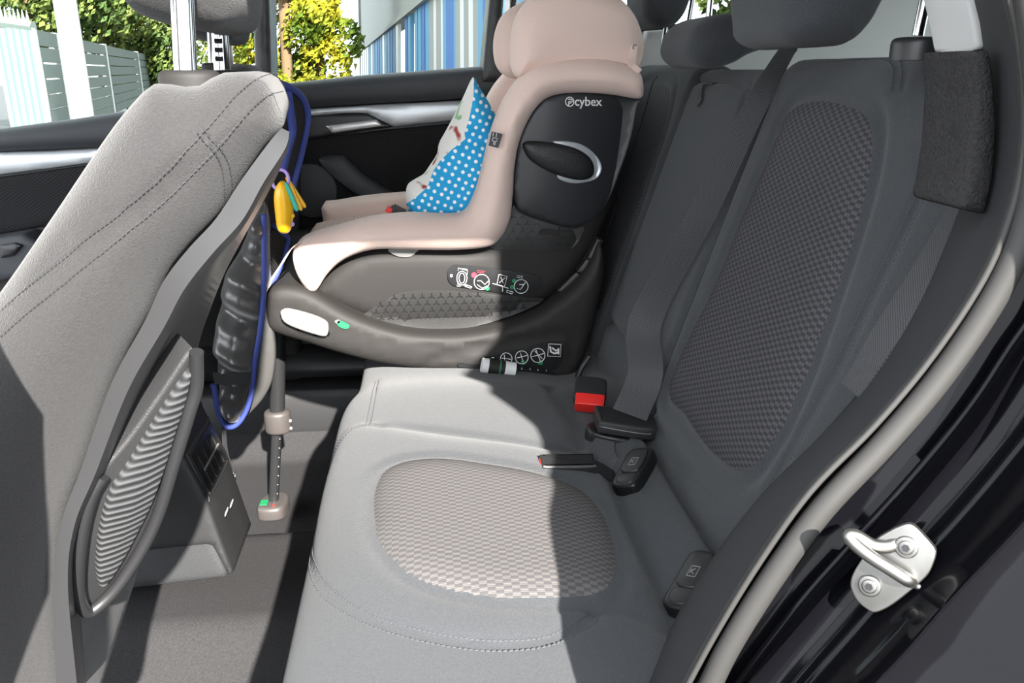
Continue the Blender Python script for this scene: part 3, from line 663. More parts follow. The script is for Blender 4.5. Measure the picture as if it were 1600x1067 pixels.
TSE2 = NB.line([(1248, 108), (1285, 96), (1335, 92), (1380, 90), (1398, 97), (1400, 112), (1396, 140)])
LOW = NB.line([(1020, 600), (1018, 640), (1040, 690), (1085, 740), (1130, 775), (1175, 790)])
NB.grooves += [(nuv+[nuv[0]], .006, .008), (BSE, .004, .008), (TSE, .004, .005), (TSE2, .003, .004), (LOW, .007, .012)]
NB.puffs += [(nuv, .004, .03)]
NB.mesh('seat_cushion', FAB, tn); NB.pad('seat_insert', NINS, INB, tn, puff=.005, rings=16, n=120)
bm = bmesh.new()
for d in (.007, -.007): NB.stitch(bm, off1(BSE, d))
for L in (TSE, TSE2): NB.stitch(bm, off1(L, .004), pitch=.005)
finish('stitching', bm, STL, tn, 0)
# middle
MB_, tm = backrest('middle_backrest', 1.208, 1.575, 'dark middle rear backrest with a folded armrest and a small pull loop', ry=.025, ends=(.6, .6), bulge=.0, top=.585)
MT = MB_.line([(1082, 128), (1100, 122), (1130, 126), (1168, 134)]); ML = MB_.line([(1082, 128), (1060, 180), (1020, 270), (975, 390), (944, 492)]); MBt = MB_.line([(944, 492), (965, 520), (1000, 555), (1030, 590)]); MR = MB_.line([(1168, 134), (1140, 230), (1090, 340), (1050, 450)])
MB_.grooves += [(MT, .012, .007), (ML, .006, .006), (MBt, .012, .008), (MR, .006, .007)]
MB_.mesh('seat_cushion', FAB, tm)
lo = [MB_.uv(*p) for p in [(1112, 128), (1104, 134), (1099, 146), (1096, 163)]]
Q = [MB_.at(u, y, o_)[0] for (u, y), o_ in zip(lo, (.0, .006, .007, .004))]
strap('pull_loop', Q, (0, 1, 0), .018, BELT, tm, th=.002)
# far
FB_, tf = backrest('rear_seat', 1.578, 2.10, 'dark far rear backrest mostly hidden behind the beige child seat', ry=.04, ends=(.6, 1.5), top=.595)
FINS = [(1000, 420), (930, 460), (930, 350), (960, 260), (985, 170), (1004, 130), (1025, 118), (1048, 120), (1054, 135), (1046, 190), (1020, 270), (990, 360), (960, 430), (945, 490), (935, 480)]
FINS = [(925, 500), (915, 430), (935, 330), (965, 240), (990, 165), (1006, 128), (1030, 118), (1050, 120), (1055, 135), (1044, 190), (1018, 270), (985, 365), (958, 440), (942, 485)]
fuv = cr([FB_.uv(*p) for p in FINS], 5, True)
FS = FB_.line([(1027, 120), (1010, 180), (975, 290), (945, 390), (930, 440)])
FB_.grooves += [(fuv+[fuv[0]], .006, .008)]
FB_.mesh('seat_cushion', FAB, tf); FB_.pad('seat_insert', FINS, INB, tf, puff=.004, n=90)
bm = bmesh.new(); FB_.stitch(bm, FS, off=.006, w=.0015, lng=.005, pitch=.007); finish('stitching', bm, STI, tf, 0)

# rear headrests
def posts(parent, P, m=CHR, r=.0055, collar=True):
    for a, b in P:
        mk_tube('headrest_post', [a, b], r, m, parent, n=0, seg=16)
def collar(parent, c, sx=.022, sy=.030, h=.012, m=BLK):
    bm = bmesh.new(); slab(bm, [(c.x+sx*math.cos(a), c.y+sy*math.sin(a)) for a in np.linspace(0, 2*math.pi, 32, endpoint=False)], lambda a, b, d: (a, b, c.z-d), -h, .02, .006, 0); fixn(bm); finish('post_collar', bm, m, parent)
HN = thing('headrest', 'near rear dark fabric headrest, rounded bottom with piping, top cut off', 'headrest', (.50, .95, .99))
pixs = [(1236, 22), (1238, 48), (1250, 64), (1275, 72), (1310, 72), (1345, 66), (1372, 42), (1392, 10), (1420, -60), (1400, -140), (1330, -190), (1260, -170), (1232, -80)]
gi = [aY(*p, .90) for p in [(1240, 42), (1262, 54), (1300, 56), (1335, 48), (1352, 26), (1375, -20)]]; gi = [(v.x, v.z) for v in gi]
o_, _ = cushY('headrest_cushion', pixs, .90, 1.10, .035, FAB, HN, n=120, dome=.006, grooves=[(cr(gi, 5), .004, .004)], step=.006)
a = aY(1434, 56, .80); b = aY(1452, -30, .80); posts(HN, [(a, b+(b-a)*.8)]); posts(HN, [(a+Vector((0, .19, 0)), b+(b-a)*.8+Vector((0, .19, 0)))])
collar(tn, aY(1433, 60, .80), .022, .026, .001); 
HM = thing('headrest', 'low middle rear dark headrest with small white icon, above the pull loop', 'headrest', (.52, 1.4, .98))
pixs = [(1082, 84), (1084, 60), (1096, 38), (1125, 22), (1165, 18), (1215, 17), (1262, 20), (1280, 40), (1270, 62), (1240, 68), (1210, 74), (1180, 84), (1155, 98), (1120, 107), (1095, 101)]
gm = [(v.x, v.z) for v in (aY(*p, 1.30) for p in [(1087, 82), (1110, 92), (1140, 88), (1162, 66), (1190, 48), (1240, 40)])]
o_, sf = cushY('headrest_cushion', pixs, 1.30, 1.50, .03, FAB, HM, n=110, dome=.006, grooves=[(cr(gm, 5), .004, .004)], step=.006)
c = aY(1232, 31, 1.30); bm = bmesh.new()
tube(bm, [sf(c.x+.011*math.cos(t), c.z+.013*math.sin(t), .001) for t in np.linspace(0, 2*math.pi, 20)], .0011, 5); tube(bm, [sf(c.x-.005, c.z-.004, .001), sf(c.x, c.z+.004, .001), sf(c.x+.005, c.z-.003, .001)], .0011, 5); fixn(bm); finish('icon', bm, WHI, HM)
posts(HM, [(aY(1104, 60, 1.44), aY(1114, -40, 1.44)), (aY(1180, 60, 1.36), aY(1186, 26, 1.36))][:1]); 
HF = thing('headrest', 'far rear dark headrest on a chrome post right of the beige headrest', 'headrest', (.55, 1.85, 1.03))
cushY('headrest_cushion', [(1008, 14), (1014, 30), (1030, 41), (1048, 42), (1066, 32), (1080, 8), (1090, -40), (1070, -100), (1020, -100), (1008, -40)], 1.80, 1.98, .03, FAB, HF, n=90, dome=.004, step=.008)
posts(HF, [(aY(1071, 68, 1.82), aY(1086, -20, 1.82)), (aY(1071, 68, 1.82)+Vector((0, .17, 0)), aY(1086, -20, 1.82)+Vector((0, .17, 0)))]); collar(tf, aY(1070, 72, 1.82), .02, .024)

# ================================================================== FRONT SEATS
TAP = .13
def seat3(a, b, d):
    w_ = min(1, max(0, (a+.42+.55*(.95-b))/.22)); return (a-TAP*(d-.64)*w_, d, b)
AF = [(256, 131), (212, 172), (165, 235), (88, 348), (0, 472), (-150, 662), (-260, 800)]
CF = [(447, 206), (430, 222), (385, 285), (345, 345), (300, 392), (262, 440), (234, 500), (180, 601), (133, 734), (101, 819), (88, 925), (92, 1067)]
top = [(aY(*p, .68).x, aY(*p, .68).z) for p in [(290, 136), (326, 133), (343, 120), (362, 113), (400, 114), (430, 130), (446, 165)]]
front = [(aY(*p, .69).x, aY(*p, .69).z) for p in AF]; rear = [(aY(*p, .655).x, aY(*p, .655).z) for p in CF]
OUT = [front[0]]+top+rear+[(-.37, .30), (-.62, .30), (-.60, .45)]+front[::-1][:-1]
OUT = resample(cr(OUT, 5, True), 170, True)
g2 = lambda pix, Y: cr([(aY(*p, Y).x, aY(*p, Y).z) for p in pix], 5)
SB = g2([(440, 128), (410, 138), (378, 166), (330, 220), (270, 283), (200, 342), (110, 415), (0, 508), (-120, 620)], .65)
SD1 = g2([(312, 205), (335, 228), (348, 262), (350, 310), (340, 352)], .645); SD2 = g2([(322, 200), (346, 226), (360, 264), (361, 305), (352, 345)], .645)
FS_ = thing('front_seat', 'large grey near front seat backrest with plastic rear shell, left foreground', 'car seat', (-.3, .9, .3), 'front seats')
bo, bsf = cushion('backrest_cushion', OUT, seat3, .632, 1.15, .055, FAB2, FS_, dome=.016, dw=.10, grooves=[(SB, .009, .007), (SD1, .0012, .003), (SD2, .0012, .003)], step=.008)
bm = bmesh.new()
for L, d in ((SB, .007), (SB, -.007), (SD1, 0), (SD2, 0)):
    Q = [bsf(a, b, .0002) for a, b in resample(off1(L, d), 90)]; stitches(bm, Q, .0042, .00042, .0026)
finish('stitching', bm, STI, FS_, 0)
# plastic rear shell with its raised edge
def rv(pix, Y): return [aY(*p, Y) for p in pix]
Y9 = [(a, b) for a, b in CF]
r0 = rv(CF, .662)
r1 = rv([(440, 200), (424, 218), (378, 280), (337, 342), (293, 390), (255, 440), (227, 500), (173, 601), (126, 734), (95, 819), (82, 925), (88, 1067)], .652)
r2 = rv([(452, 206), (446, 232), (412, 285), (378, 345), (333, 395), (288, 452), (256, 512), (200, 610), (150, 738), (116, 822), (106, 915), (120, 1067)], .648)
r3 = rv([(453, 212), (448, 240), (416, 292), (382, 352), (338, 404), (293, 462), (262, 520), (206, 618), (156, 744), (121, 826), (111, 915), (126, 1067)], .665)
r4 = rv([(450, 212), (440, 252), (412, 300), (376, 362), (340, 415), (306, 470), (274, 530), (225, 640), (180, 760), (140, 850), (132, 930), (142, 1067)], .80)
r5 = rv([(449, 212), (440, 258), (414, 310), (380, 372), (352, 425), (330, 480), (309, 545), (292, 650), (262, 760), (232, 850), (185, 940), (148, 1067)], .98)
r6 = [Vector(p)+Vector((-.06, .14, 0)) for p in r5]
rails('back_shell', [r0, r1, r2, r3, r4, r5, r6], mat('smooth_shell_plastic', (.028, .028, .029), .36, bump=.05, bscale=900), FS_, n=90, smooth=55)
# net pocket held in a hoop
NET = [(297, 575), (285, 588), (262, 622), (235, 665), (200, 722), (172, 765), (156, 820), (150, 870), (152, 905), (160, 915), (185, 880), (212, 830), (236, 780), (256, 725), (272, 672), (288, 622)]
LIPO = [(303, 546), (303, 600), (292, 640), (268, 720), (244, 800), (215, 860), (178, 915), (148, 945), (131, 950), (120, 925), (119, 880), (126, 820), (140, 768), (156, 740)]
def pk(px, py):
    # pocket plane on the seat back: near lower end at Y .69, upper end at Y 1.0
    return on(px, py, (.55, -.62, -.30), aY(155, 860, .70))
n0 = Vector((.55, -.62, -.30)).normalized(); pc = aY(200, 740, .75); pc = pk(200, 740)
ff = frameof(pc, n0); uu = Vector((0, 0, 1)).cross(n0).normalized(); vv2 = n0.cross(uu)
q2 = lambda v: ((v-pc).dot(uu), (v-pc).dot(vv2))
NETM = bpy.data.materials.new('pocket_net'); NETM.use_nodes = True; _nt = NETM.node_tree; _b = _nt.nodes['Principled BSDF']; _b.inputs['Roughness'].default_value = .85
_uv = _nt.nodes.new('ShaderNodeUVMap'); _uv.uv_map = 'UVMap'; _wv = _nt.nodes.new('ShaderNodeTexWave'); _wv.wave_type = 'BANDS'; _wv.bands_direction = 'Y'; _wv.inputs['Scale'].default_value = 42; _wv.inputs['Distortion'].default_value = 4; _wv.inputs['Detail'].default_value = 0; _wv.inputs['Detail Scale'].default_value = .35
_nt.links.new(_uv.outputs[0], _wv.inputs['Vector']); _m = _nt.nodes.new('ShaderNodeMix'); _m.data_type = 'RGBA'; _m.inputs[6].default_value = (.008, .008, .009, 1); _m.inputs[7].default_value = (.055, .057, .06, 1)
_nt.links.new(_wv.outputs['Fac'], _m.inputs[0]); _nt.links.new(_m.outputs[2], _b.inputs['Base Color']); _bp = _nt.nodes.new('ShaderNodeBump'); _bp.inputs['Distance'].default_value = .002; _nt.links.new(_wv.outputs['Fac'], _bp.inputs['Height']); _nt.links.new(_bp.outputs[0], _b.inputs['Normal'])
nq = resample(cr([q2(pk(*p)) for p in NET], 4, True), 90, True)
pk_o, _ = cushion('seat_pocket', nq, lambda a, b, d: ff(a, b, -d), -.006, .006, .004, NETM, FS_, dome=.006, dw=.03, step=.008)
mk_tube('pocket_rim', [pk(*p)+n0*.004 for p in LIPO], [.004, .006, .007, .007, .007, .007, .0075, .008, .008, .008, .008, .008, .007, .003] and .0062, BLK, pk_o, seg=12)
lipq = resample(cr([q2(pk(*p)) for p in [(303, 546), (303, 600), (292, 640), (268, 720), (244, 800), (215, 860), (178, 915), (148, 948), (128, 950), (118, 925), (118, 880), (126, 820), (142, 765), (158, 740), (200, 690), (250, 620)]], 4, True), 90, True)
bm = bmesh.new(); slab(bm, lipq, lambda a, b, d: ff(a, b, -d), .001, .03, .004, .004); fixn(bm); finish('pocket_frame', bm, BLT, FS_)
# headrest collar on top, posts and headrest
c1, c2 = aY(291, 128, .712), aY(348, 116, .98)
collar(FS_, Vector((c1.x+.003, c1.y, .966)), .024, .017, .004, TAU)
collar(FS_, Vector((c2.x, c2.y, .966)), .020, .016, .004, TAU)
HFr = thing('headrest', 'near front seat grey headrest on two chrome posts, top of frame', 'headrest', (-.2, .9, .98), 'front headrests')
cushY('headrest_cushion', [(150, -40), (172, 2), (198, 20), (236, 33), (272, 41), (300, 42), (326, 36), (340, 16), (346, -30), (330, -110), (250, -150), (170, -120)], .79, 1.05, .05, FAB2, HFr, n=110, dome=.006, step=.007, rb=.06,
      grooves=[(g2([(172, -4), (205, 12), (250, 24), (290, 25), (318, 12), (330, -30)], .795), .004, .004)])
mk_tube('headrest_post', [c1, c1+Vector((.006, .02, .16))], .0088, CHR, HFr, n=0, seg=24)
po = mk_tube('headrest_post', [c2, c2+Vector((.006, 0, .16))], .0088, CHR, HFr, n=0, seg=24)
bm = bmesh.new()
for k in range(7): 
    cc = c2+Vector((.0005*k, -.0088, .016+.009*k)); box(bm, cc, (.008, .004, .0035), Matrix.Rotation(.6, 3, 'X'))
finish('notches', bm, BLK, po, 0)
def copy_tree(o, parent=None):
    c = o.copy(); COL.objects.link(c)
    if parent is not None:
        c.parent = parent; c.matrix_parent_inverse = o.matrix_parent_inverse.copy()
    for ch in [x for x in ALLO if x.parent == o]: copy_tree(ch, c)
    return c
ALLO = list(bpy.data.objects)
fs2 = copy_tree(FS_); fs2.location = Vector(FS_.location)+Vector((-.17, .86, .012)); fs2['label'] = 'far front seat behind the blue-trimmed hanging organiser, dark and mostly hidden'
hr2 = copy_tree(HFr); hr2.location = Vector(HFr.location)+Vector((-.17, .86, .012)); hr2['label'] = 'far front headrest glimpsed between the near chrome posts'
for t_ in (FS_, HFr, fs2, hr2): del t_['group']

# ================================================================== CENTRE CONSOLE
CN = thing('center_console', 'black grained centre console end with a vent between the front seats', 'centre console', (-.4, 1.34, .08))
CY0, CY1 = 1.265, 1.43
cushY('side_panel', [(60, 935), (200, 922), (357, 903), (340, 862), (322, 822), (312, 785), (290, 738), (270, 700), (250, 655), (220, 620), (60, 600)], CY0, CY1, .008, CONS, CN, sm=0, n=130, dome=.002, step=.012)
cushY('console_body', [(60, 880), (330, 850), (357, 898), (366, 898), (348, 850), (330, 800), (322, 775), (300, 735), (281, 700), (266, 655), (240, 600), (60, 580)], CY0-.004, CY1+.003, .008, BLT, CN, sm=0, n=130, step=.012, Yr=CY0, mats=None)[0]
# rear face frame: vent recess + sockets, on a plane through the slanted rear face
V0 = [aY(281, 712, CY0), aY(320, 790, CY0)]; dS = (V0[1]-V0[0]).normalized(); nV = Vector((0, 1, 0)).cross(dS).normalized()
if nV.x < 0: nV = -nV
vc = (V0[0]+V0[1])/2+Vector((0, (CY1-CY0)/2, 0))+nV*.005
FV = lambda a, b, d: vc+Vector((0, 1, 0))*a+dS*b+nV*d
def rrect(w_, h_, r, n=5): return resample(cr([(-w_+r, -h_), (w_-r, -h_), (w_, -h_+r), (w_, h_-r), (w_-r, h_), (-w_+r, h_), (-w_, h_-r), (-w_, -h_+r)], n, True), 60, True)
bm = bmesh.new(); slab(bm, rrect(.075, .046, .008), lambda a, b, d: FV(a, b, d), .004, -.02, .003, 0); fixn(bm); vb = finish('vent_frame', bm, CONS, CN)
bm = bmesh.new(); slab(bm, rrect(.066, .038, .006), lambda a, b, d: FV(a, b, d), .0055, -.01, .001, 0); fixn(bm); vq = finish('vent', bm, BLK, vb)
for k in range(4): bm = bmesh.new(); box(bm, FV(-.045+.03*k, .004, .0065), (.003, .002, .058), Vector(dS).to_track_quat('Z', 'Y').to_matrix()); finish('vent_slat', bm, BLT, vq, 0)
bm = bmesh.new(); box(bm, FV(0, .0, .008), (.003, .10, .003)); finish('vent_slat', bm, LGR, vq, 0)
for j, (px, py) in enumerate(((352, 800), (360, 787))):
    p = on(px, py, (1, -.0, .28), aY(330, 800, CY0)+Vector((.012, 0, 0)))
    bm = bmesh.new()
    for s_ in (-.005, .005): tube(bm, [p+Vector((.002+.0015*math.cos(t), s_+.0045*math.sin(t), .005*math.cos(t))) for t in np.linspace(0, 2*math.pi, 14)], .0011, 6)
    fixn(bm); finish('seat_heater_symbol', bm, LGR, CN)
# eyelet beside console
mk_tube('floor_eyelet', [aZ(366, 742, .05)+Vector((0, .008*math.sin(t), .010*math.cos(t))) for t in np.linspace(0, 2*math.pi, 16)], .0015, STE, CN, n=0)
# floor mat in the near footwell
fm = [aZ(*p, .012) for p in [(150, 1067), (165, 1045), (230, 1034), (330, 1031), (425, 1036), (441, 1050), (447, 1067), (470, 1300), (100, 1300)]]
bm = bmesh.new(); slab(bm, resample(cr([(v.x, v.y) for v in fm], 5, True), 90, True), lambda a, b, d: (a, b, d), .016, .002, .004, 0); fixn(bm)
o = finish('floor_mat', bm, CPT); tag(o, 'dark carpet floor mat with raised edge at bottom of the near footwell', 'floor mat')
mk_tube('edge_binding', [aZ(*p, .016) for p in [(150, 1067), (165, 1045), (230, 1034), (330, 1031), (425, 1036), (441, 1050), (447, 1067)]], .003, FAB, o)

# ================================================================== HANGING ORGANISER
OG = thing('seat_organizer', 'black hanging seat organiser with blue edging behind the far front seat', 'organizer', (-.25, 1.6, .95))
on_ = Vector((1, -.55, -.25)).normalized(); op0 = aY(445, 200, 1.56)
def og(px, py, o=0): return on(px, py, on_, op0)+on_*o
def ogslab(name, pix, d0, d1, m, parent, r=.003, n=80, dome=0, dw=.03, step=.012):
    f_ = frameof(op0, on_); a_ = Vector((0, 0, 1)).cross(on_).normalized(); b_ = on_.cross(a_)
    q = resample(cr([((og(*p)-op0).dot(a_), (og(*p)-op0).dot(b_)) for p in pix], 4, True), n, True)
    return cushion(name, q, lambda a, b, d: f_(a, b, -d), d0, d1, r, m, parent, dome=dome, dw=dw, step=step)
upp = [(412, 128), (438, 132), (462, 144), (474, 165), (478, 190), (470, 235), (456, 290), (446, 335), (440, 400), (428, 440), (412, 470), (410, 330), (430, 260), (440, 200)]
ogslab('back_panel', upp, -.002, .01, NYG, OG)[0].data.materials[0] = CPT
mk_tube('blue_edging', [og(*p, .004) for p in [(400, 122), (420, 126), (446, 134), (466, 148), (477, 170), (477, 196), (468, 240), (456, 286), (446, 335)]], .0065, BLU, OG, seg=8)
mk_tube('blue_edging', [og(*p, .006) for p in [(444, 140), (450, 180), (452, 205), (444, 235), (438, 262)]], .008, BLU, OG, seg=8)
mk_tube('blue_edging', [og(*p, .006) for p in [(424, 350), (436, 362), (446, 372), (441, 395), (430, 425), (418, 445)]], .005, BLU, OG, seg=8)
MSH = weave('organizer_mesh', (.006, .006, .006), (.05, .045, .04), .004, .004)
ogslab('mesh_pocket', [(418, 362), (440, 366), (438, 395), (428, 420), (416, 430)], -.008, .0, MSH, OG)
# nylon bag part hanging down
BY = 1.50
def bagbase(x, z): return .02*np.sin(z*46+x*30)+.008*np.sin(z*110+1+x*60)
bagp = [(408, 320), (395, 340), (375, 385), (352, 430), (339, 475), (333, 530), (333, 585), (342, 630), (352, 656), (362, 662), (374, 656), (386, 620), (392, 590), (401, 540), (411, 480), (413, 420), (413, 350)]
cushY('nylon_pouch', bagp, BY, BY+.22, .022, NYL, OG, n=110, dome=.02, dw=.04, step=.007, base=bagbase)
cushY('grey_flap', [(412, 470), (424, 505), (430, 550), (425, 595), (410, 625), (392, 645), (382, 655), (390, 610), (400, 560)], BY+.03, BY+.05, .006, NYG, OG, n=80, step=.012)
mk_tube('blue_edging', [aY(*p, BY-.006) for p in [(412, 335), (413, 400), (411, 470), (406, 520), (398, 565), (394, 605), (387, 635), (375, 658), (362, 667), (350, 663), (340, 640), (334, 600)]], .0052, BLU, OG, seg=8)
mk_tube('blue_edging', [aY(*p, BY+.02) for p in [(356, 664), (346, 650), (336, 615), (331, 600)]], .004, BLU, OG, seg=8)
strap('elastic_band', [aY(334, 590, BY-.012), aY(350, 593, BY-.03), aY(370, 592, BY-.03), aY(392, 590, BY-.012)], (0, 0, 1), .022, BELD, OG)
strap('hanging_strap', [aY(349, 660, BY), aY(352, 700, BY-.02), aY(358, 728, BY-.03)], (.3, .9, 0), .012, BELD, OG)

# toy keys
TY = 1.44
TO = thing('toy_keys', 'yellow plastic toy keys hanging from the organiser by a purple ring', 'toy', aY(440, 330, TY))
cushY('key_body', [(438, 284), (448, 290), (455, 310), (456, 340), (452, 362), (442, 367), (432, 360), (428, 335), (426, 308), (430, 292)], TY, TY+.03, .012, YEL, TO, n=70, dome=.004, dw=.01, step=.004)
for q, (m_, a, b) in enumerate(((TEAL, (446, 286), (464, 329)), (YEL, (450, 282), (470, 328)), (YEL, (447, 278), (476, 324)))):
    A_, B_ = aY(*a, TY+.012*q), aY(*b, TY+.012*q); d = (B_-A_).normalized(); s_ = Vector((d.z, 0, -d.x)); pts = []
    for t, w_ in ((0, .0022), (.3, .0034), (.7, .0036), (1, .003)): pts.append((A_+(B_-A_)*t+s_*w_))
    for t, w_ in ((1, .003), (.7, .0036), (.3, .0034), (0, .0022)): pts.append((A_+(B_-A_)*t-s_*w_))
    bm = bmesh.new(); slab(bm, resample(cr([(p.x, p.z) for p in pts], 3, True), 40, True), toY, TY+.012*q, TY+.012*q+.007, .002, .002); fixn(bm); finish('key', bm, m_, TO)
mk_tube('ring', [aY(440+13*math.cos(t)-2, 281+16*math.sin(t), TY+.012) for t in np.linspace(0, 2*math.pi, 20)], .0028, PUR, TO, n=0)
for p in ((457, 337), (457, 350)):
    bm = bmesh.new(); bmesh.ops.create_uvsphere(bm, u_segments=12, v_segments=8, radius=.004, matrix=Matrix.Translation(aY(*p, TY+.01))); finish('button', bm, [MATS['yellow_plastic'], PUR][p[1] > 345], TO)

# ================================================================== CHILD SEAT
CY = 1.55
CS = thing('child_seat', 'beige and dark grey rotating child car seat on the far rear seat', 'child seat', (.05, 1.77, .45))
cbase = lambda x, z: .9*np.clip(x-.22, 0, None)**2+.9*np.clip(.60-z, 0, None)**2*np.clip((x+.35)*3, 0, 1)
# swivel shell (dark boat)
SH = [(486, 462), (497, 440), (520, 418), (550, 400), (590, 388), (660, 386), (760, 382), (800, 300), (812, 235), (850, 162), (900, 150), (960, 150), (1006, 158), (1002, 185), (992, 235), (975, 290), (955, 345), (935, 385), (912, 420), (880, 455), (840, 482), (790, 503), (740, 517), (690, 521), (640, 519), (590, 508), (540, 490), (508, 476)]
sh_o, shs = cushY('seat_shell', SH, CY+.012, CY+.42, .03, TAU, CS, sm=3, n=150, base=cbase, step=.012)
def flat_on(name, pix, m, parent, off0, th=.006, r=.002, dome=0., dw=.02, n=110, sm=4, base=cbase, **k):
    return cushY(name, pix, CY+.012-off0, CY+.012-off0+th, r, m, parent, n=n, sm=sm, base=base, dome=dome, dw=dw, back=True, Yr=CY, **k)
# black upper shell
BK = [(808, 240), (803, 285), (805, 318), (816, 332), (850, 345), (890, 356), (914, 352), (935, 340), (955, 312), (975, 262), (990, 215), (1000, 165), (1003, 156), (965, 148), (915, 144), (872, 147), (845, 160), (824, 190), (813, 215)]
bo2, bks = flat_on('side_shell', BK, BKS, CS, .010, th=.02, r=.004, dome=.004, dw=.03, step=.01)
# textured vent panels with three-armed slots
def stars(bm, poly, pitch, srf, Rr, off=.0006, wr=.17, mi=1, rot=0):
    poly = np.array(poly); lo, hi = poly.min(0), poly.max(0); j = 0; z = lo[1]
    while z < hi[1]:
        x = lo[0]+(pitch/2 if j % 2 else 0)
        while x < hi[0]:
            c = np.array([[x, z]])
            if inside(c, poly)[0] and pdist(c, poly, True)[0] > Rr*.35:
                for a in (90, 210, 330):
                    a = math.radians(a+rot); d = np.array([math.cos(a), math.sin(a)]); s_ = np.array([-d[1], d[0]])*Rr*wr
                    pts = [c[0]-s_, c[0]+d*Rr-s_, c[0]+d*Rr+s_, c[0]+s_]
                    f = bm.faces.new([bm.verts.new(srf(p[0], p[1], off)) for p in pts]); f.material_index = mi
            x += pitch
        z += pitch*.78; j += 1
def starpanel(name, pix, m, parent, off0=.004):
    o, s_ = flat_on(name, pix, m, parent, off0, th=.008, r=.002, step=.02)
    bm = bmesh.new(); bm.from_mesh(o.data); q = pY(pix, CY, 4, 110)
    stars(bm, q, .0180, s_, .0068, wr=.17); bm.to_mesh(o.data); bm.free(); o.data.materials.append(LAB); return o
VP1 = [(803, 322), (812, 334), (850, 348), (895, 359), (914, 356), (912, 368), (900, 386), (880, 394), (820, 394), (766, 388), (785, 370), (796, 350)]
VP2 = [(566, 498), (592, 478), (618, 462), (648, 455), (700, 456), (760, 461), (820, 467), (852, 470), (824, 487), (780, 503), (735, 515), (690, 519), (640, 517), (600, 509)]
starpanel('upper_vent_panel', VP1, SHE, CS); starpanel('lower_vent_panel', VP2, SHE, CS)
flat_on('panel_badge', [(846, 362), (852, 358), (868, 360), (890, 366), (884, 371), (862, 368), (843, 368)], TAU, CS, .0075, th=.004, r=.001, n=50, step=.02)
flat_on('recline_tab', [(607, 391), (612, 398), (625, 403), (640, 403), (650, 396), (655, 389), (630, 388)], LGR, CS, .004, th=.006, r=.002, n=50, step=.02)[0].data.materials[0] = mat('grey_tab', (.16, .155, .15), .5)
# fabric bolsters (near and far), seat and back pads
BOLS = [(456, 408), (457, 392), (466, 380), (484, 371), (530, 358), (580, 345), (640, 339), (700, 341), (728, 336), (745, 305), (757, 262), (768, 215), (785, 168), (808, 130), (835, 106), (870, 95), (920, 90), (965, 94), (996, 106), (1006, 122), (1008, 145), (1002, 155), (965, 149), (915, 145), (872, 148), (846, 161), (826, 190), (812, 225), (805, 265), (803, 300), (798, 345), (785, 371), (768, 386), (740, 391), (700, 393), (640, 392), (595, 391), (562, 397), (530, 412), (508, 434), (492, 458), (476, 452), (462, 430)]
wr_ = [(pY([(468, 424), (480, 416), (492, 400), (505, 390)], CY, 4), .004, .005)]
cushY('side_bolster', BOLS, CY-.03, CY+.085, .034, BEI, CS, Yr=CY-.01, sm=3, n=230, dome=.010, dw=.03, step=.009, grooves=wr_, ang=70)
farb, _ = cushY('side_bolster', [(470, 372), (500, 362), (560, 352), (640, 345), (700, 341), (728, 336), (745, 305), (757, 262), (768, 215), (785, 168), (808, 130), (835, 106), (870, 98), (920, 96), (980, 100), (1000, 150), (960, 330), (760, 400), (600, 410), (500, 440)], CY+.31, CY+.42, .03, BEI, CS, Yr=CY-.01, sm=3, n=160, dome=.003, step=.012)
cushY('seat_pad', [(466, 392), (480, 384), (540, 372), (640, 366), (720, 362), (800, 330), (820, 420), (560, 440), (478, 455), (464, 430)], CY+.075, CY+.32, .03, BEM, CS, Yr=CY+.03, sm=3, n=110, step=.02)
cushY('back_pad', [(740, 380), (752, 330), (785, 250), (808, 190), (840, 130), (900, 110), (980, 110), (980, 200), (900, 380)], CY+.075, CY+.33, .03, BEM, CS, Yr=CY+.03, sm=3, n=110, step=.02)
# headrest of the child seat
HRn = [(803, 58), (812, 22), (838, -10), (880, -28), (930, -26), (970, -8), (995, 18), (1008, 48), (1012, 76), (1004, 104), (985, 118), (940, 116), (880, 112), (830, 118), (812, 120), (803, 98)]
hr_o, hrs = cushY('headrest_cover', HRn, CY-.005, CY+.10, .035, BEI, CS, Yr=CY, sm=4, n=130, dome=.015, dw=.06, step=.01, ang=80)
HRf = [(775, 68), (780, 40), (792, 18), (816, 2), (850, -14), (900, -24), (930, 0), (930, 110), (850, 128), (812, 124), (790, 116), (778, 98)]
cushY('headrest_wing', HRf, CY+.14, CY+.25, .045, BEI, CS, sm=4, n=110, dome=.01, step=.012, ang=80)
cushY('headrest_pad', [(850, 40), (870, 0), (930, -20), (990, 10), (1000, 60), (995, 110), (880, 130), (845, 110)], CY+.07, CY+.20, .03, BEI, CS, Yr=CY, sm=4, n=90, step=.02)
strap('fabric_tab', [hrs(*[(v.x, v.z) for v in [aY(989, 72, CY)]][0], .004), hrs(*[(v.x, v.z) for v in [aY(984, 90, CY)]][0], .008), aY(988, 104, CY-.012), aY(1000, 112, CY-.022)], (1, 0, .5), [.012, .015, .014, .010], BEI, CS, th=.004)
c = aY(989, 74, CY); mk_tube('snap', [hrs(c.x+.004*math.cos(t), c.z+.004*math.sin(t), .006) for t in np.linspace(0, 2*math.pi, 12)], .0012, LGR, CS, n=0, seg=6)
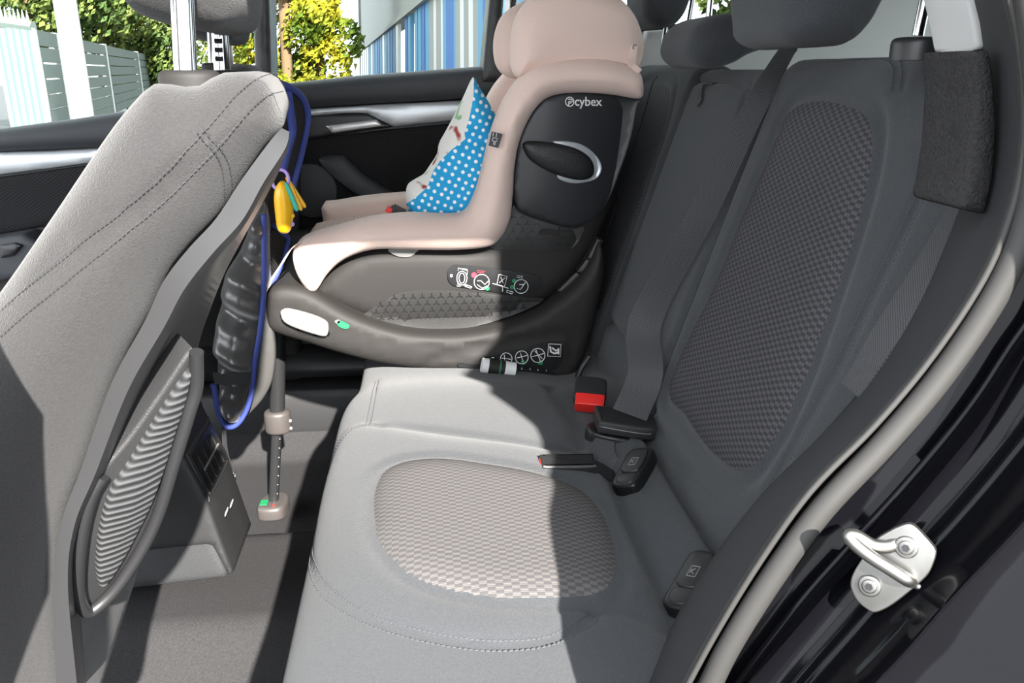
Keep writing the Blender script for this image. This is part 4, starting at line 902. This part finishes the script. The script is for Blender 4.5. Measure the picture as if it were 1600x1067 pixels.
# warning tab on the bolster
wt = thing  # noqa
tb, tbs = cushY('fabric_label', [(768, 205), (785, 209), (778, 231), (763, 227)], CY-.036, CY-.033, 0, LAB, CS, Yr=CY-.03, sm=0, n=0, step=.02, ang=30)
def strokes(name, L, fn, r, m, parent):
    bm = bmesh.new()
    for l in L: tube(bm, [fn(*p) for p in l], r, 5)
    fixn(bm); return finish(name, bm, m, parent)
lf = lambda px, py: aY(px, py, CY-.0368)
strokes('belt_symbol', [[(771, 207), (770, 213)], [(776, 208), (775, 214)], [(770, 215), (777, 216), (776, 221), (769, 220), (770, 215)], [(772, 221), (771, 226)], [(774, 222), (773, 227)]], lf, .0006, WHI, tb)
# release lens with silver crescent
cr_o, crs = flat_on('silver_crescent', [(863, 222), (872, 220), (890, 221), (910, 226), (927, 238), (938, 252), (941, 264), (936, 276), (924, 283), (905, 287), (885, 285), (870, 276), (880, 260), (900, 250), (890, 235)], SIL, CS, .016, th=.012, r=.003, n=90)
flat_on('grip_pad', [(816, 228), (819, 222), (830, 220), (858, 222), (880, 226), (900, 232), (917, 242), (926, 254), (928, 266), (924, 276), (910, 281), (890, 279), (865, 271), (840, 258), (824, 245)], LEA, CS, .026, th=.02, r=.008, n=90, dome=.006, dw=.02, step=.006)
# emblem and word
def shell_pt(px, py, off=.0008): v = aY(px, py, CY); return bks(v.x, v.z, off)
E0 = shell_pt(883, 160); 
strokes('emblem', [[(890.5+6.6*math.cos(t), 159+7.2*math.sin(t)) for t in np.linspace(0, 2*math.pi, 24)], [(889, 165), (889, 159), (892, 158)], [(888, 155), (893, 155), (895, 158), (892, 161), (890, 161)]], lambda x, y: shell_pt(x, y, .001), .0010, WHI, CS)
def word(s, px, py, size, m, name='lettering', dx=1.0, skew=(0, 0), parent=CS, pt=shell_pt, off=.0008):
    v0 = aY(px, py, CY)
    return text_mesh(s, size, .0003, lambda x, y, z: pt_xyz(v0.x+x*dx-y*skew[0], v0.z+y+x*skew[1], off+z), m, name, parent)
def pt_xyz(x, z, off): return bks(x, z, off)
word('cybex', 898, 165, .0225, WHI, 'brand_lettering', skew=(0, -.02))
# instruction strip labels
def label(name, pix, off0, parent=CS, srfbase=cbase): return flat_on(name, pix, LAB, parent, off0, th=.004, r=.0008, n=80, sm=3, step=.02)
L1, l1s = label('instruction_label', [(700, 436), (700, 425), (707, 417), (722, 416), (780, 422), (820, 428), (840, 433), (847, 441), (843, 452), (836, 460), (824, 463), (800, 462), (740, 453), (712, 449), (703, 443)], .0045)
def on_l1(px, py, off=.0007): v = aY(px, py, CY); return l1s(v.x, v.z, off)
circ = lambda cx, cy, rx, ry, n=20: [(cx+rx*math.cos(t), cy+ry*math.sin(t)) for t in np.linspace(0, 2*math.pi, n)]
f1 = lambda x, y: on_l1(x, y)
strokes('icons', [circ(753, 442, 12, 12), circ(815, 449, 11, 11), circ(722, 436, 8, 11), circ(722, 436, 4.5, 8), circ(705.5, 432, 1.5, 2), [(716, 424), (716, 420), (731, 424), (730, 430)], [(715, 445), (730, 448)], [(746, 440), (752, 440), (758, 446), (764, 440)], [(746, 446), (754, 452), (762, 448)], [(808, 452), (814, 454), (822, 442)], [(812, 446), (820, 446)],
    [(780, 430), (793, 433), (789, 449), (777, 446), (780, 430)], [(783, 434), (787, 444)], [(790, 435), (781, 443)], [(770, 444), (795, 452)], [(786, 450), (786, 457)], [(714, 448), (720, 449)], [(728, 446), (738, 450), (736, 452), (727, 449), (728, 446)], [(793, 455), (803, 458), (801, 461), (792, 458), (793, 455)]], f1, .0006, WHI, L1)
for (x, y, r_, m_) in ((741, 431, 4.2, REP), (762, 452, 3.6, GRE), (804, 440, 3.4, GRE), (801, 450, 3.6, GRE)):
    bm = bmesh.new(); bm.faces.new([bm.verts.new(on_l1(px, py, .001)) for px, py in circ(x, y, r_, r_, 20)[:-1]]); finish('icon_dot', bm, m_, L1, 0)
def lines_text(px, py, wpx, n, fn, m, parent, dy=2.6, sk=.12):
    rnd = random.Random(px); L = []
    for k in range(n):
        x = px
        while x < px+wpx:
            ww = rnd.uniform(1.5, 3.2); L.append([(x, py+k*dy+(x-px)*sk), (x+ww, py+k*dy+(x+ww-px)*sk)]); x += ww+1
    return strokes('small_print', L, fn, .0005, m, parent)
lines_text(722, 421, 9, 1, f1, WHI, L1); lines_text(746, 424, 10, 2, f1, REP, L1); lines_text(808, 432, 10, 2, f1, WHI, L1)

# base
BPX = [(412, 480), (413, 462), (422, 450), (440, 445), (470, 449), (500, 462), (540, 486), (590, 507), (640, 519), (690, 522), (740, 519), (790, 508), (840, 490), (880, 463), (910, 435), (928, 405), (938, 380), (945, 398), (946, 430), (938, 470), (926, 520), (914, 560), (898, 590), (882, 599), (840, 596), (780, 588), (700, 580), (650, 577), (590, 568), (530, 553), (480, 537), (440, 525), (418, 512)]
bb = lambda x, z: .6*np.clip(x-.26, 0, None)**2
bs_o, bss = cushY('base', BPX, CY-.03, CY+.44, .022, TAU, CS, Yr=CY-.02, sm=3, n=170, base=bb, step=.012,
    grooves=[(pY([(412, 478), (440, 482), (480, 492), (540, 512), (600, 528), (680, 536), (750, 533), (810, 520), (860, 498), (905, 470), (925, 440)], CY-.02, 5, closed=False), .003, .003),
             (pY([(655, 574), (690, 556), (740, 543), (800, 533), (850, 524), (880, 522), (893, 530), (890, 560)], CY-.02, 5, closed=False), .006, .006)])
def on_b(px, py, off=.0007): v = aY(px, py, CY-.02); return bss(v.x, v.z, off)
# the recessed lower panel
def bpanel(name, pix, m, parent, off0, th=.005, r=.001, n=80, sm=3, dome=0, dw=.02, **k): return cushY(name, pix, CY-.03-off0, CY-.03-off0+th, r, m, parent, Yr=CY-.02, sm=sm, n=n, base=bb, dome=dome, dw=dw, **k)
bpanel('release_lever', [(441, 484), (444, 479), (456, 478), (490, 487), (510, 496), (515, 504), (514, 516), (508, 520), (488, 515), (462, 506), (446, 497)], LGR, CS, .016, th=.014, r=.004, n=80, dome=.003, dw=.01, step=.006)
bpanel('lever_recess', [(441, 490), (448, 490), (480, 506), (514, 514), (513, 524), (500, 526), (470, 518), (450, 506)], LAB, CS, .001, th=.006, r=.001, step=.02)
bpanel('indicator_window', [(528, 500), (534, 499), (546, 505), (545, 510), (538, 511), (529, 506)], GRE, CS, .002, th=.005, r=.001, n=40, step=.02)
bpanel('indicator_button', [(524, 499), (530, 497), (532, 501), (527, 503)], LGR, CS, .002, th=.005, r=.001, n=30, step=.02)
L2_, l2s = bpanel('instruction_label', [(750, 566), (748, 560), (752, 556), (772, 552), (800, 546), (840, 535), (862, 531), (874, 533), (879, 540), (877, 560), (871, 570), (860, 577), (845, 579), (800, 573), (765, 567)], LAB, CS, .002, n=80, step=.02)
def f2(px, py, off=.0007): v = aY(px, py, CY-.02); return l2s(v.x, v.z, off)
strokes('icons', [circ(790, 557, 9, 9), circ(814, 555, 10, 10), circ(839, 552, 11, 11), circ(759, 558, 1.5, 1.5), [(764, 557), (771, 555), (772, 559), (765, 561), (764, 557)], [(856, 534), (875, 535), (874, 554), (854, 553), (856, 534)], [(783, 556), (797, 558)], [(787, 551), (788, 563)], [(806, 556), (822, 552)], [(812, 548), (816, 562)], [(830, 554), (848, 549)], [(836, 543), (843, 561)], [(834, 545), (846, 557)],
   [(814, 571), (814, 574)], [(827, 572), (827, 575)], [(839, 573), (839, 576)], [(852, 574), (852, 577)]], lambda x, y: f2(x, y), .0007, WHI, L2_)
strokes('seat_symbol', [[(858, 538), (859, 546), (865, 549), (871, 547)], [(861, 540), (867, 545), (869, 543)], [(871, 541), (871, 550)]], lambda x, y: f2(x, y), .0018, WHI, L2_)
for (x, y) in ((816, 563), (843, 563)):
    bm = bmesh.new(); bm.faces.new([bm.verts.new(f2(px, py, .001)) for px, py in circ(x, y, 4, 3.6, 20)[:-1]]); finish('icon_dot', bm, GRE, L2_, 0)
bpanel('slide_rail', [(714, 567), (716, 564), (750, 568), (810, 573), (868, 580), (869, 584), (866, 585), (810, 579), (750, 573), (716, 570)], LAB, CS, .004, th=.007, r=.0015, n=60, step=.02)
kn = thing
A_, B_ = aY(756, 571, CY-.045), aY(800, 578, CY-.045); d = (B_-A_)
kb = mk_tube('connector_knob', [A_+d*.15, A_+d*.72], .0165, TAU, CS, n=0, seg=24)
mk_tube('white_end', [A_-d*.08, A_+d*.02, A_+d*.15], .0150, WHI, kb, n=0, seg=24)
mk_tube('green_band', [A_+d*.52, A_+d*.57], .0168, GRE, kb, n=0, seg=24)
mk_tube('white_end', [A_+d*.72, A_+d*1.10], .0158, WHI, kb, n=0, seg=24)
# ribbed recline slats at the back of the base
for k, q in enumerate((((934, 372), (944, 376), (930, 410), (918, 404)), ((918, 404), (930, 410), (914, 432), (902, 426)), ((902, 426), (914, 432), (880, 462), (872, 456)))):
    cushY('recline_rib', list(q), CY+.0+.004*k, CY+.2, .004, SHE, CS, Yr=CY, sm=0, n=40, step=.02)
# isofix arm behind
mk_tube('isofix_arm', [aY(885, 588, CY+.03), aY(915, 572, CY+.03)+Vector((.03, 0, -.01)), aY(930, 560, CY+.03)+Vector((.03, 0, 0))], .008, STE, CS, seg=10)
# support leg
LY = 1.735
lt, lm, lb = aY(438, 520, LY), aY(433, 660, LY), aY(427, 785, LY)
fz = floor_z(lb.x, LY)
mk_tube('support_leg', [lt+Vector((0, 0, .05)), lm], .0165, BLK, CS, n=0, seg=24)
cl = bmesh.new(); cc = lm
slab(cl, [(cc.x+.027*math.cos(a)+(.004 if math.cos(a) > 0 else 0), cc.y+.025*math.sin(a)) for a in np.linspace(0, 2*math.pi, 32, endpoint=False)], lambda a, b, d: (a, b, d), lm.z+.030, lm.z-.022, .009, .007); fixn(cl); co = finish('leg_collar', cl, mat('collar_plastic', (.06, .053, .05), .45), CS)
for dz in (.006, -.012):
    bm = bmesh.new(); bmesh.ops.create_uvsphere(bm, u_segments=12, v_segments=8, radius=.004, matrix=Matrix.Translation(cc+Vector((.030, -.008, dz)))); finish('collar_button', bm, LGR, co)
lo_ = mk_tube('lower_tube', [lm, Vector((lb.x, LY, .02))], .0115, BLK, CS, n=0, seg=20)
for k in range(7):
    bm = bmesh.new(); t = .18+.11*k; p = lm+(Vector((lb.x, LY, .02))-lm)*t+Vector((.0085, -.0078, 0)); bmesh.ops.create_uvsphere(bm, u_segments=8, v_segments=6, radius=.0028, matrix=Matrix.Translation(p)); finish('height_stop', bm, STE, lo_)
fo_ = bmesh.new(); FC = [(lb.x-.028, LY-.035), (lb.x+.018, LY-.04), (lb.x+.032, LY-.01), (lb.x+.03, LY+.03), (lb.x, LY+.045), (lb.x-.03, LY+.02)]
slab(fo_, resample(cr(FC, 5, True), 50, True), lambda a, b, d: (a, b, d), .034, .003, .010, .003); fixn(fo_); ft = finish('leg_foot', fo_, MATS['collar_plastic'], CS)
bm = bmesh.new(); box(bm, (lb.x-.018, LY-.012, .0345), (.016, .022, .002)); finish('foot_indicator', bm, GRE, ft, 0)
bm = bmesh.new(); box(bm, (lb.x+.006, LY-.028, .0348), (.006, .005, .002)); finish('foot_mark', bm, RED, ft, 0)
# tether strap from the seat front
strap('tether_strap', [aY(502, 372, CY+.02), aY(475, 378, CY), aY(456, 388, CY-.02), aY(440, 412, CY-.04), (aY(425, 435, CY-.05)), aY(413, 458, CY-.05)], (.5, -.4, .5), .011, mat('pale_strap', (.62, .55, .50), .8), CS, th=.0015)
# harness buckle
hb = aY(622, 333, CY+.09)
bm = bmesh.new(); box(bm, hb+Vector((0, 0, .0)), (.035, .04, .022), Matrix.Rotation(.5, 3, 'Y')); bmesh.ops.bevel(bm, geom=bm.edges[:], offset=.004, segments=2, affect='EDGES'); hbo = finish('harness_buckle', bm, LAB, CS)
bm = bmesh.new(); box(bm, hb+Vector((-.012, -.01, .006)), (.022, .018, .01), Matrix.Rotation(.5, 3, 'Y')); finish('release_button', bm, RED, hbo, 0)

# ================================================================== PILLOW
PY0 = CY+.10
PW = [(741, 121), (748, 133), (762, 155), (776, 182), (790, 215), (795, 260), (785, 320), (760, 350), (700, 355), (655, 348), (641, 338), (634, 318), (636, 294), (650, 283), (662, 276), (672, 262), (684, 243), (686, 228), (697, 208), (712, 180), (726, 152)]
seamp = pY([(741, 121), (739, 150), (733, 180), (725, 208), (727, 216), (705, 232), (688, 250), (676, 268), (668, 290), (645, 310), (636, 318), (560, 345), (560, 100)], PY0, 0)
PL = thing('pillow', 'blue pillow with white dots and printed white back side on the child seat', 'pillow', aY(700, 300, PY0))
po_, pls = cushion('pillow_body', pY(PW, PY0, 4, 120), toY, PY0-.02, PY0+.085, .04, [DOT, PRT], PL, dome=.012, dw=.03, step=.0045, ang=80, side_m=1, cuts=seamp[:11],
    grooves=[(pY([(727, 214), (760, 218), (790, 225)], PY0, 4, closed=False), .016, .02)], mats=lambda a, b: 1 if inside([(a, b)], seamp)[0] else 0)

# ================================================================== BELTS AND BUCKLES
b1 = thing('seat_belt', 'grey webbing belt running diagonally from the middle headrest down to the buckle', 'seat belt', aY(1100, 400, 1.18))
def nbp(px, py, off):
    u, y = NB.uv(px, py); x, z, nx, nz = NB.pos(np.array([u]), np.array([y])); return Vector((x[0]+nx[0]*off, y, z[0]+nz[0]*off))
pts = [nbp(1240, 78, .006), nbp(1234, 94, .016), nbp(1202, 187, .028), nbp(1130, 347, .036), nbp(1045, 507, .040), aY(1008, 585, 1.17), aY(984, 648, 1.165)]
strap('webbing', pts, [(1, .6, .3), (1, .3, .2), (1, .0, .2), (1, -.15, .15), (1, -.2, .1), (1, -.2, .1), (1, -.2, .05)], [.016, .022, .034, .045, .053, .054, .056], BELT, b1, th=.0016)
K0 = aY(972, 662, 1.17)
bx_ = Vector((1, -.12, -.16)).normalized()
bm = bmesh.new(); kp = [(-.036, -.016), (-.03, -.02), (.036, -.019), (.044, -.008), (.044, .012), (.034, .019), (-.03, .019), (-.038, .010)]
by_ = Vector((.15, 1, .0)); by_ = (by_-bx_*by_.dot(bx_)).normalized(); bz_ = bx_.cross(by_)
if bz_.z < 0: bz_ = -bz_
slab(bm, resample(cr(kp, 4, True), 50, True), lambda a, b, d: K0+bx_*a*1.15+by_*b*1.7+bz_*d, .014, -.008, .005, .003); fixn(bm); finish('tongue', bm, BLT, b1)
bm = bmesh.new(); slab(bm, resample(cr([(-.042, -.014), (.02, -.018), (.02, .018), (-.042, .014)], 4, True), 40, True), lambda a, b, d: K0+bx_*a*1.1+by_*b*1.5+bz_*d, -.012, -.034, .004, .003); fixn(bm)
bk1 = thing('seat_belt_buckle', 'black buckle latched under the belt tongue beside the near backrest', 'buckle', K0)
finish('housing', bm, BLK, bk1)
s0 = K0+Vector((-.012, -.005, -.025)); strap('buckle_strap', [aY(945, 690, 1.14), aY(940, 706, 1.12), aY(944, 722, 1.10), aY(955, 738, 1.09)], (1, .1, .1), [.030, .038, .040, .036], BELT, bk1, th=.008)
mk_tube('edge_line', [K0+bx_*a+by_*b*1.7+bz_*.004 for a, b in ((-.040, -.0195), (0, -.0215), (.036, -.0205), (.048, -.012))], .0007, LGR, b1, seg=6)
# red button buckle
K1 = aZ(922, 612, .452); bk2 = thing('seat_belt_buckle', 'black buckle with bright red release button beside child seat base', 'buckle', K1)
u1 = Vector((1, -.25, -.05)).normalized(); v1 = Vector((.3, 1, .75)); v1 = (v1-u1*v1.dot(u1)).normalized(); w1_ = u1.cross(v1)
if w1_.z < 0: w1_ = -w1_
def bslab(name, o, u, v, w, hw, hh, d0, d1, m, parent, r=.003):
    bm = bmesh.new(); slab(bm, rrect(hw, hh, min(hw, hh)*.35, 3), lambda a, b, d: o+u*a+v*b+w*d, d0, d1, r, r*.5); fixn(bm); return finish(name, bm, m, parent)
hs = bslab('housing', K1, u1, v1, w1_, .027, .024, .012, -.014, BLK, bk2, .004)
bslab('release_button', K1-v1*.022+Vector((0, -.004, 0)), u1, w1_, -v1, .024, .013, .010, -.012, RED, hs, .002)
# black buckle in the fabric slot
K2 = aZ(887, 728, .437); bk3 = thing('seat_belt_buckle', 'black buckle lying flat in the bench slot above the checked insert', 'buckle', K2)
u2 = Vector((1, -.04, -.02)).normalized(); v2 = Vector((0, 1, .25)).normalized(); w2 = u2.cross(v2)
if w2.z < 0: w2 = -w2
hs = bslab('housing', K2, u2, v2, w2, .038, .015, .012, -.015, BLK, bk3, .005)
bslab('release_button', K2-u2*.036, v2, w2, -u2, .011, .007, .004, -.01, RED, hs, .002)
strap('buckle_strap', [K2+u2*.03, K2+u2*.05+Vector((0, .01, -.01)), K2+u2*.065+Vector((.01, .02, -.03))], (0, 1, .2), .026, BELD, bk3, th=.003)
# far dark buckle stub near the isofix arm
K3 = aZ(908, 568, .46); bk4 = thing('seat_belt_buckle', 'small dark buckle stalk wedged between child seat base and backrest', 'buckle', K3)
mk_tube('stalk', [aY(898, 600, 1.5), aY(908, 575, 1.5), aY(921, 555, 1.5)], .010, BLK, bk4, seg=10, flat=.5)

# ================================================================== OUTSIDE
bm = bmesh.new(); bmesh.ops.create_grid(bm, x_segments=2, y_segments=2, size=60, matrix=Matrix.Translation((0, 30, -.45))); ASP = mat('asphalt', (.07, .07, .07), .9, var=.2, vscale=6); struct(finish('ground', bm, ASP, None, 0))
WHM = mat('white_metal', (.45, .45, .45), .5); FEN = mat('pale_fence_panel', (.16, .19, .175), .7, var=.1, vscale=3); BLF = mat('blue_facade', (.07, .20, .32), .7); BLD = mat('deep_blue_facade', (.03, .10, .28), .7); WHF = mat('pale_facade', (.20, .20, .19), .7)
TRK = mat('bark', (.22, .13, .07), .9)
def leafmat(name, c0, c1):
    m = mat(name, c0, .6); nt = m.node_tree; b = nt.nodes['Principled BSDF']; g = nt.nodes.new('ShaderNodeObjectInfo'); tc = nt.nodes.new('ShaderNodeTexCoord'); nz = nt.nodes.new('ShaderNodeTexNoise'); nz.inputs['Scale'].default_value = 1.6; nz.inputs['Detail'].default_value = 3
    nt.links.new(tc.outputs['Object'], nz.inputs['Vector']); r_ = nt.nodes.new('ShaderNodeValToRGB'); r_.color_ramp.elements[0].position = .42; r_.color_ramp.elements[0].color = (*c0, 1); r_.color_ramp.elements[1].position = .58; r_.color_ramp.elements[1].color = (*c1, 1)
    nt.links.new(nz.outputs[0], r_.inputs[0]); nt.links.new(r_.outputs[0], b.inputs['Base Color']); b.inputs['Transmission Weight'].default_value = 0; b.inputs['Specular IOR Level'].default_value = .2; return m
LF1 = leafmat('yellow_green_leaves', (.075, .12, .012), (.38, .32, .02)); LF2 = leafmat('green_leaves', (.06, .10, .025), (.20, .24, .06))
def hor(px, dist, py=109.5): d = ray(px, py); d.z = 0; d.normalize(); return Vector((0, 0, 0))+d*dist
def tree(label, px, dist, h0, h1, rad, m, nleaf=3500, trunk=.10, seed=1, leaf=.13):
    rnd = random.Random(seed); c = hor(px, dist); t = thing('tree', label, 'tree', (c.x, c.y, -.45))
    mk_tube('trunk', [(c.x, c.y, -.45), (c.x+.05, c.y, (h0-.45)/2), (c.x, c.y, h0+.2*(h1-h0)), (c.x+.1, c.y, h0+.7*(h1-h0))], [trunk]*1 and trunk, TRK, t, n=3, seg=8)
    bm = bmesh.new(); blobs = [(rnd.uniform(-1, 1)*rad*.6, rnd.uniform(-1, 1)*rad*.6, h0+(h1-h0)*rnd.uniform(.12, .9), rad*rnd.uniform(.3, .5)) for _ in range(26)]
    for i in range(nleaf):
        bx, by, bz, br = rnd.choice(blobs); v = Vector((rnd.gauss(0, 1), rnd.gauss(0, 1), rnd.gauss(0, 1))).normalized()*br*rnd.uniform(.7, 1.05)
        p = Vector((c.x+bx, c.y+by, bz))+v; q = Vector((rnd.gauss(0, 1), rnd.gauss(0, 1), rnd.gauss(0, 1))).normalized(); e = q.orthogonal().normalized(); f_ = q.cross(e); s = leaf*rnd.uniform(.5, 1)
        bm.faces.new([bm.verts.new(p+e*s*a+f_*s*b) for a, b in ((-1, 0), (0, -.5), (1, 0), (0, .5))])
    o = finish('foliage', bm, m, t, 0); return t
tree('yellow-green autumn tree left of the blue building with thin trunk', 500, 17, .3, 5.6, 1.12, LF1, seed=3, nleaf=14000, leaf=.085)
tree('bushy yellow-green tree directly right of the far door pillar', 448, 16.5, -.4, 5.2, 1.15, LF1, seed=5, nleaf=14000, leaf=.085)
tree('green tree rising behind the fence at the top left corner', 60, 22, 1.6, 6.0, 2.4, LF2, seed=8, leaf=.13, nleaf=11000)
tree('green tree behind the fence right of the white pole', 165, 24, 1.2, 5.0, 1.7, LF2, seed=9, leaf=.13, nleaf=9000)
tree('low pale green tree beyond the far end of the fence', 236, 26, .2, 2.5, 1.5, LF2, seed=11, leaf=.13, nleaf=7000)
tree('green bush outside the rear quarter window', 1150, 9, .2, 3.0, .9, LF2, seed=13, leaf=.1)
# panel fence receding to the right
FD = hor(330, 1).normalized(); F0 = hor(60, 10); FNn = Vector((FD.y, -FD.x, 0))
def fp(px, py): return on(px, py, FNn, F0)
def wallpiece(name, pix, P0, N_, th, m, parent):
    Q = [on(px, py, N_, P0) for px, py in pix]; bm = bmesh.new(); a = [bm.verts.new(q) for q in Q]; b = [bm.verts.new(q+Vector(N_).normalized()*th) for q in Q]; n = len(Q)
    bm.faces.new(a); bm.faces.new(b[::-1])
    for i in range(n): bm.faces.new((a[i], a[(i+1) % n], b[(i+1) % n], b[i]))
    fixn(bm); return finish(name, bm, m, parent, 0)
fe = thing('fence', 'pale grey panel fence with white posts beyond the far front window', 'fence', (F0.x, F0.y, -.45))
zt = lambda px: 45+(px-45)*.222
def zrow(px, f): return zt(px)+(109.5-zt(px))*f*1.0
for k in range(7):
    f0, f1_ = k*.42, k*.42+.38
    wallpiece('fence_panel', [(40, zrow(40, f0)), (262, zrow(262, f0)), (262, zrow(262, f1_)), (40, zrow(40, f1_))], F0, FNn, .04, FEN, fe)
for px in (46, 82, 160, 212, 252):
    hgt = fp(px, zt(px)-2); bm = bmesh.new(); box(bm, (hgt.x, hgt.y, (hgt.z-.45)/2), (.09, .09, hgt.z+.45)); finish('post', bm, WHM, fe, 0)
G0 = hor(20, 8.5); GN = Vector((.25, 1, 0)).normalized()
gt = thing('sliding_gate', 'white and green barred gate at the left edge of the view', 'gate', (G0.x, G0.y, -.45)); GTM = mat('green_metal', (.10, .30, .22), .5)
def gp(px, py): return on(px, py, GN, G0)
for k in range(11):
    px = -6+k*5.6; a = gp(px, 44); bm = bmesh.new(); box(bm, (a.x, a.y, (a.z-.45)/2), (.035, .05, a.z+.45)); finish('bar', bm, WHM if k % 2 == 0 else GTM, gt, 0)
a, b = gp(-30, 30), gp(52, 42); mk_tube('top_rail', [a, b], .045, FEN, gt, n=0, seg=6)
for k in range(12):
    a_ = a+(b-a)*(k/12); bm = bmesh.new(); bmesh.ops.create_cone(bm, segments=6, radius1=.015, radius2=.002, depth=.09, matrix=Matrix.Translation(a_+Vector((0, 0, .08)))); finish('spike', bm, WHM, gt, 0)
pl = hor(118, 7.5); bm = bmesh.new(); bmesh.ops.create_cone(bm, cap_ends=True, segments=20, radius1=.085, radius2=.075, depth=5, matrix=Matrix.Translation((pl.x, pl.y, 2.05))); o = finish('white_pole', bm, WHM, None, 60); tag(o, 'thick white pole standing in front of the panel fence', 'pole')
# parked cars
def car(label, px, dist, m, sc=1.0, yawd=0):
    c = hor(px, dist); t = thing('parked_car', label, 'car', (c.x, c.y, -.45)); d = Vector((math.cos(yawd), math.sin(yawd), 0)); s = Vector((-d.y, d.x, 0))
    prof = [(-2.1, .35), (-2.12, .75), (-1.95, 1.0), (-1.6, 1.08), (-1.25, 1.42), (-.6, 1.5), (.35, 1.46), (1.0, 1.02), (1.9, .86), (2.12, .7), (2.12, .35)]
    f_ = lambda a, b, dd: c+d*a*sc+s*dd*sc+Vector((0, 0, b*sc-.45))
    bm = bmesh.new(); slab(bm, resample(cr(prof, 4, True), 70, True), f_, -.85, .85, .12, .12); fixn(bm); finish('body', bm, m, t)
    bm = bmesh.new(); slab(bm, [(-1.35, 1.05), (-1.1, 1.36), (-.3, 1.40), (.3, 1.36), (.8, 1.05)], f_, -.87, .87, .01, .01); fixn(bm); finish('side_window', bm, DGR, t)
    for a in (-1.3, 1.3):
        for q in (-.8, .8):
            bm = bmesh.new(); slab(bm, [(a+.32*math.cos(x), .32+.32*math.sin(x)) for x in np.linspace(0, 2*math.pi, 24, endpoint=False)], f_, q-.1, q+.1, .02, .02); fixn(bm); finish('wheel', bm, RUD, t)
    for q in (-.7, .7):
        bm = bmesh.new(); box(bm, f_(-2.1, .85, q), (.12, .3, .22)); finish('tail_light', bm, RED, t, 0)
CARW = mat('white_car_paint', (.75, .75, .75), .25, coat=.5)
car('white parked car with red tail light beyond the far front window', 50, 8.8, CARW, .62, math.radians(195))
car('white parked car partly behind the white pole', 158, 9.8, CARW, .62, math.radians(195))
# striped building
BDn = hor(525, 1).normalized(); B0_ = hor(760, 7.0); BN = Vector((-BDn.y, BDn.x, 0))
bd = thing('building', 'long low building with blue and white striped cladding beyond the far window', 'building', (B0_.x, B0_.y, -.45))
wallpiece('pale_wall', [(562, -400), (562, 82), (578, 70), (668, 3), (860, -140), (990, -237), (990, -700)], B0_, BN, -.3, WHF, bd)
wallpiece('corner_post', [(557, -300), (566, 130), (569, 210), (561, 210)], B0_, BN, .10, WHM, bd)
wallpiece('gutter', [(560, 79), (560, 84), (578, 73), (668, 7), (860, -135), (990, -231), (990, -239), (860, -142), (668, 0), (578, 68)], B0_, BN, .12, WHF, bd)
x = 566.0; k = 0; rnd = random.Random(4); eave = lambda p: 72-(p-575)*.744
cols = [BLF, WHF, BLF, BLD, BLF, WHF]
while x < 672:
    w_ = 2.2+(x-560)*.022; m_ = [WHM, BLF, BLF, BLD, BLF][k % 5] if x > 578 else WHM
    if not (624 < x < 634 or 648 < x < 660) or k % 3 == 0: wallpiece('slat', [(x, eave(x)), (x+w_, eave(x+w_)), (x+w_+.5, 260), (x+.5, 260)], B0_, BN, .06, m_, bd)
    x += w_+.7+(x-560)*.008; k += 1
for (x0, x1, m_) in ((670, 677, BLF), (677, 684, WHF), (684, 688, WHM), (688, 696, WHF), (696, 699, WHM), (699, 704, BLF), (704, 717, BLD), (717, 720, BLF), (720, 727, WHF), (727, 733, WHM), (733, 741, WHF), (741, 748, WHM), (748, 756, WHF), (756, 764, BLF), (764, 790, BLD), (790, 800, BLF), (800, 822, WHF), (822, 838, BLF)):
    wallpiece('cladding_stripe', [(x0, eave(x0)), (x1, eave(x1)), (x1+.8, 260), (x0+.8, 260)], B0_, BN, .05, m_, bd)
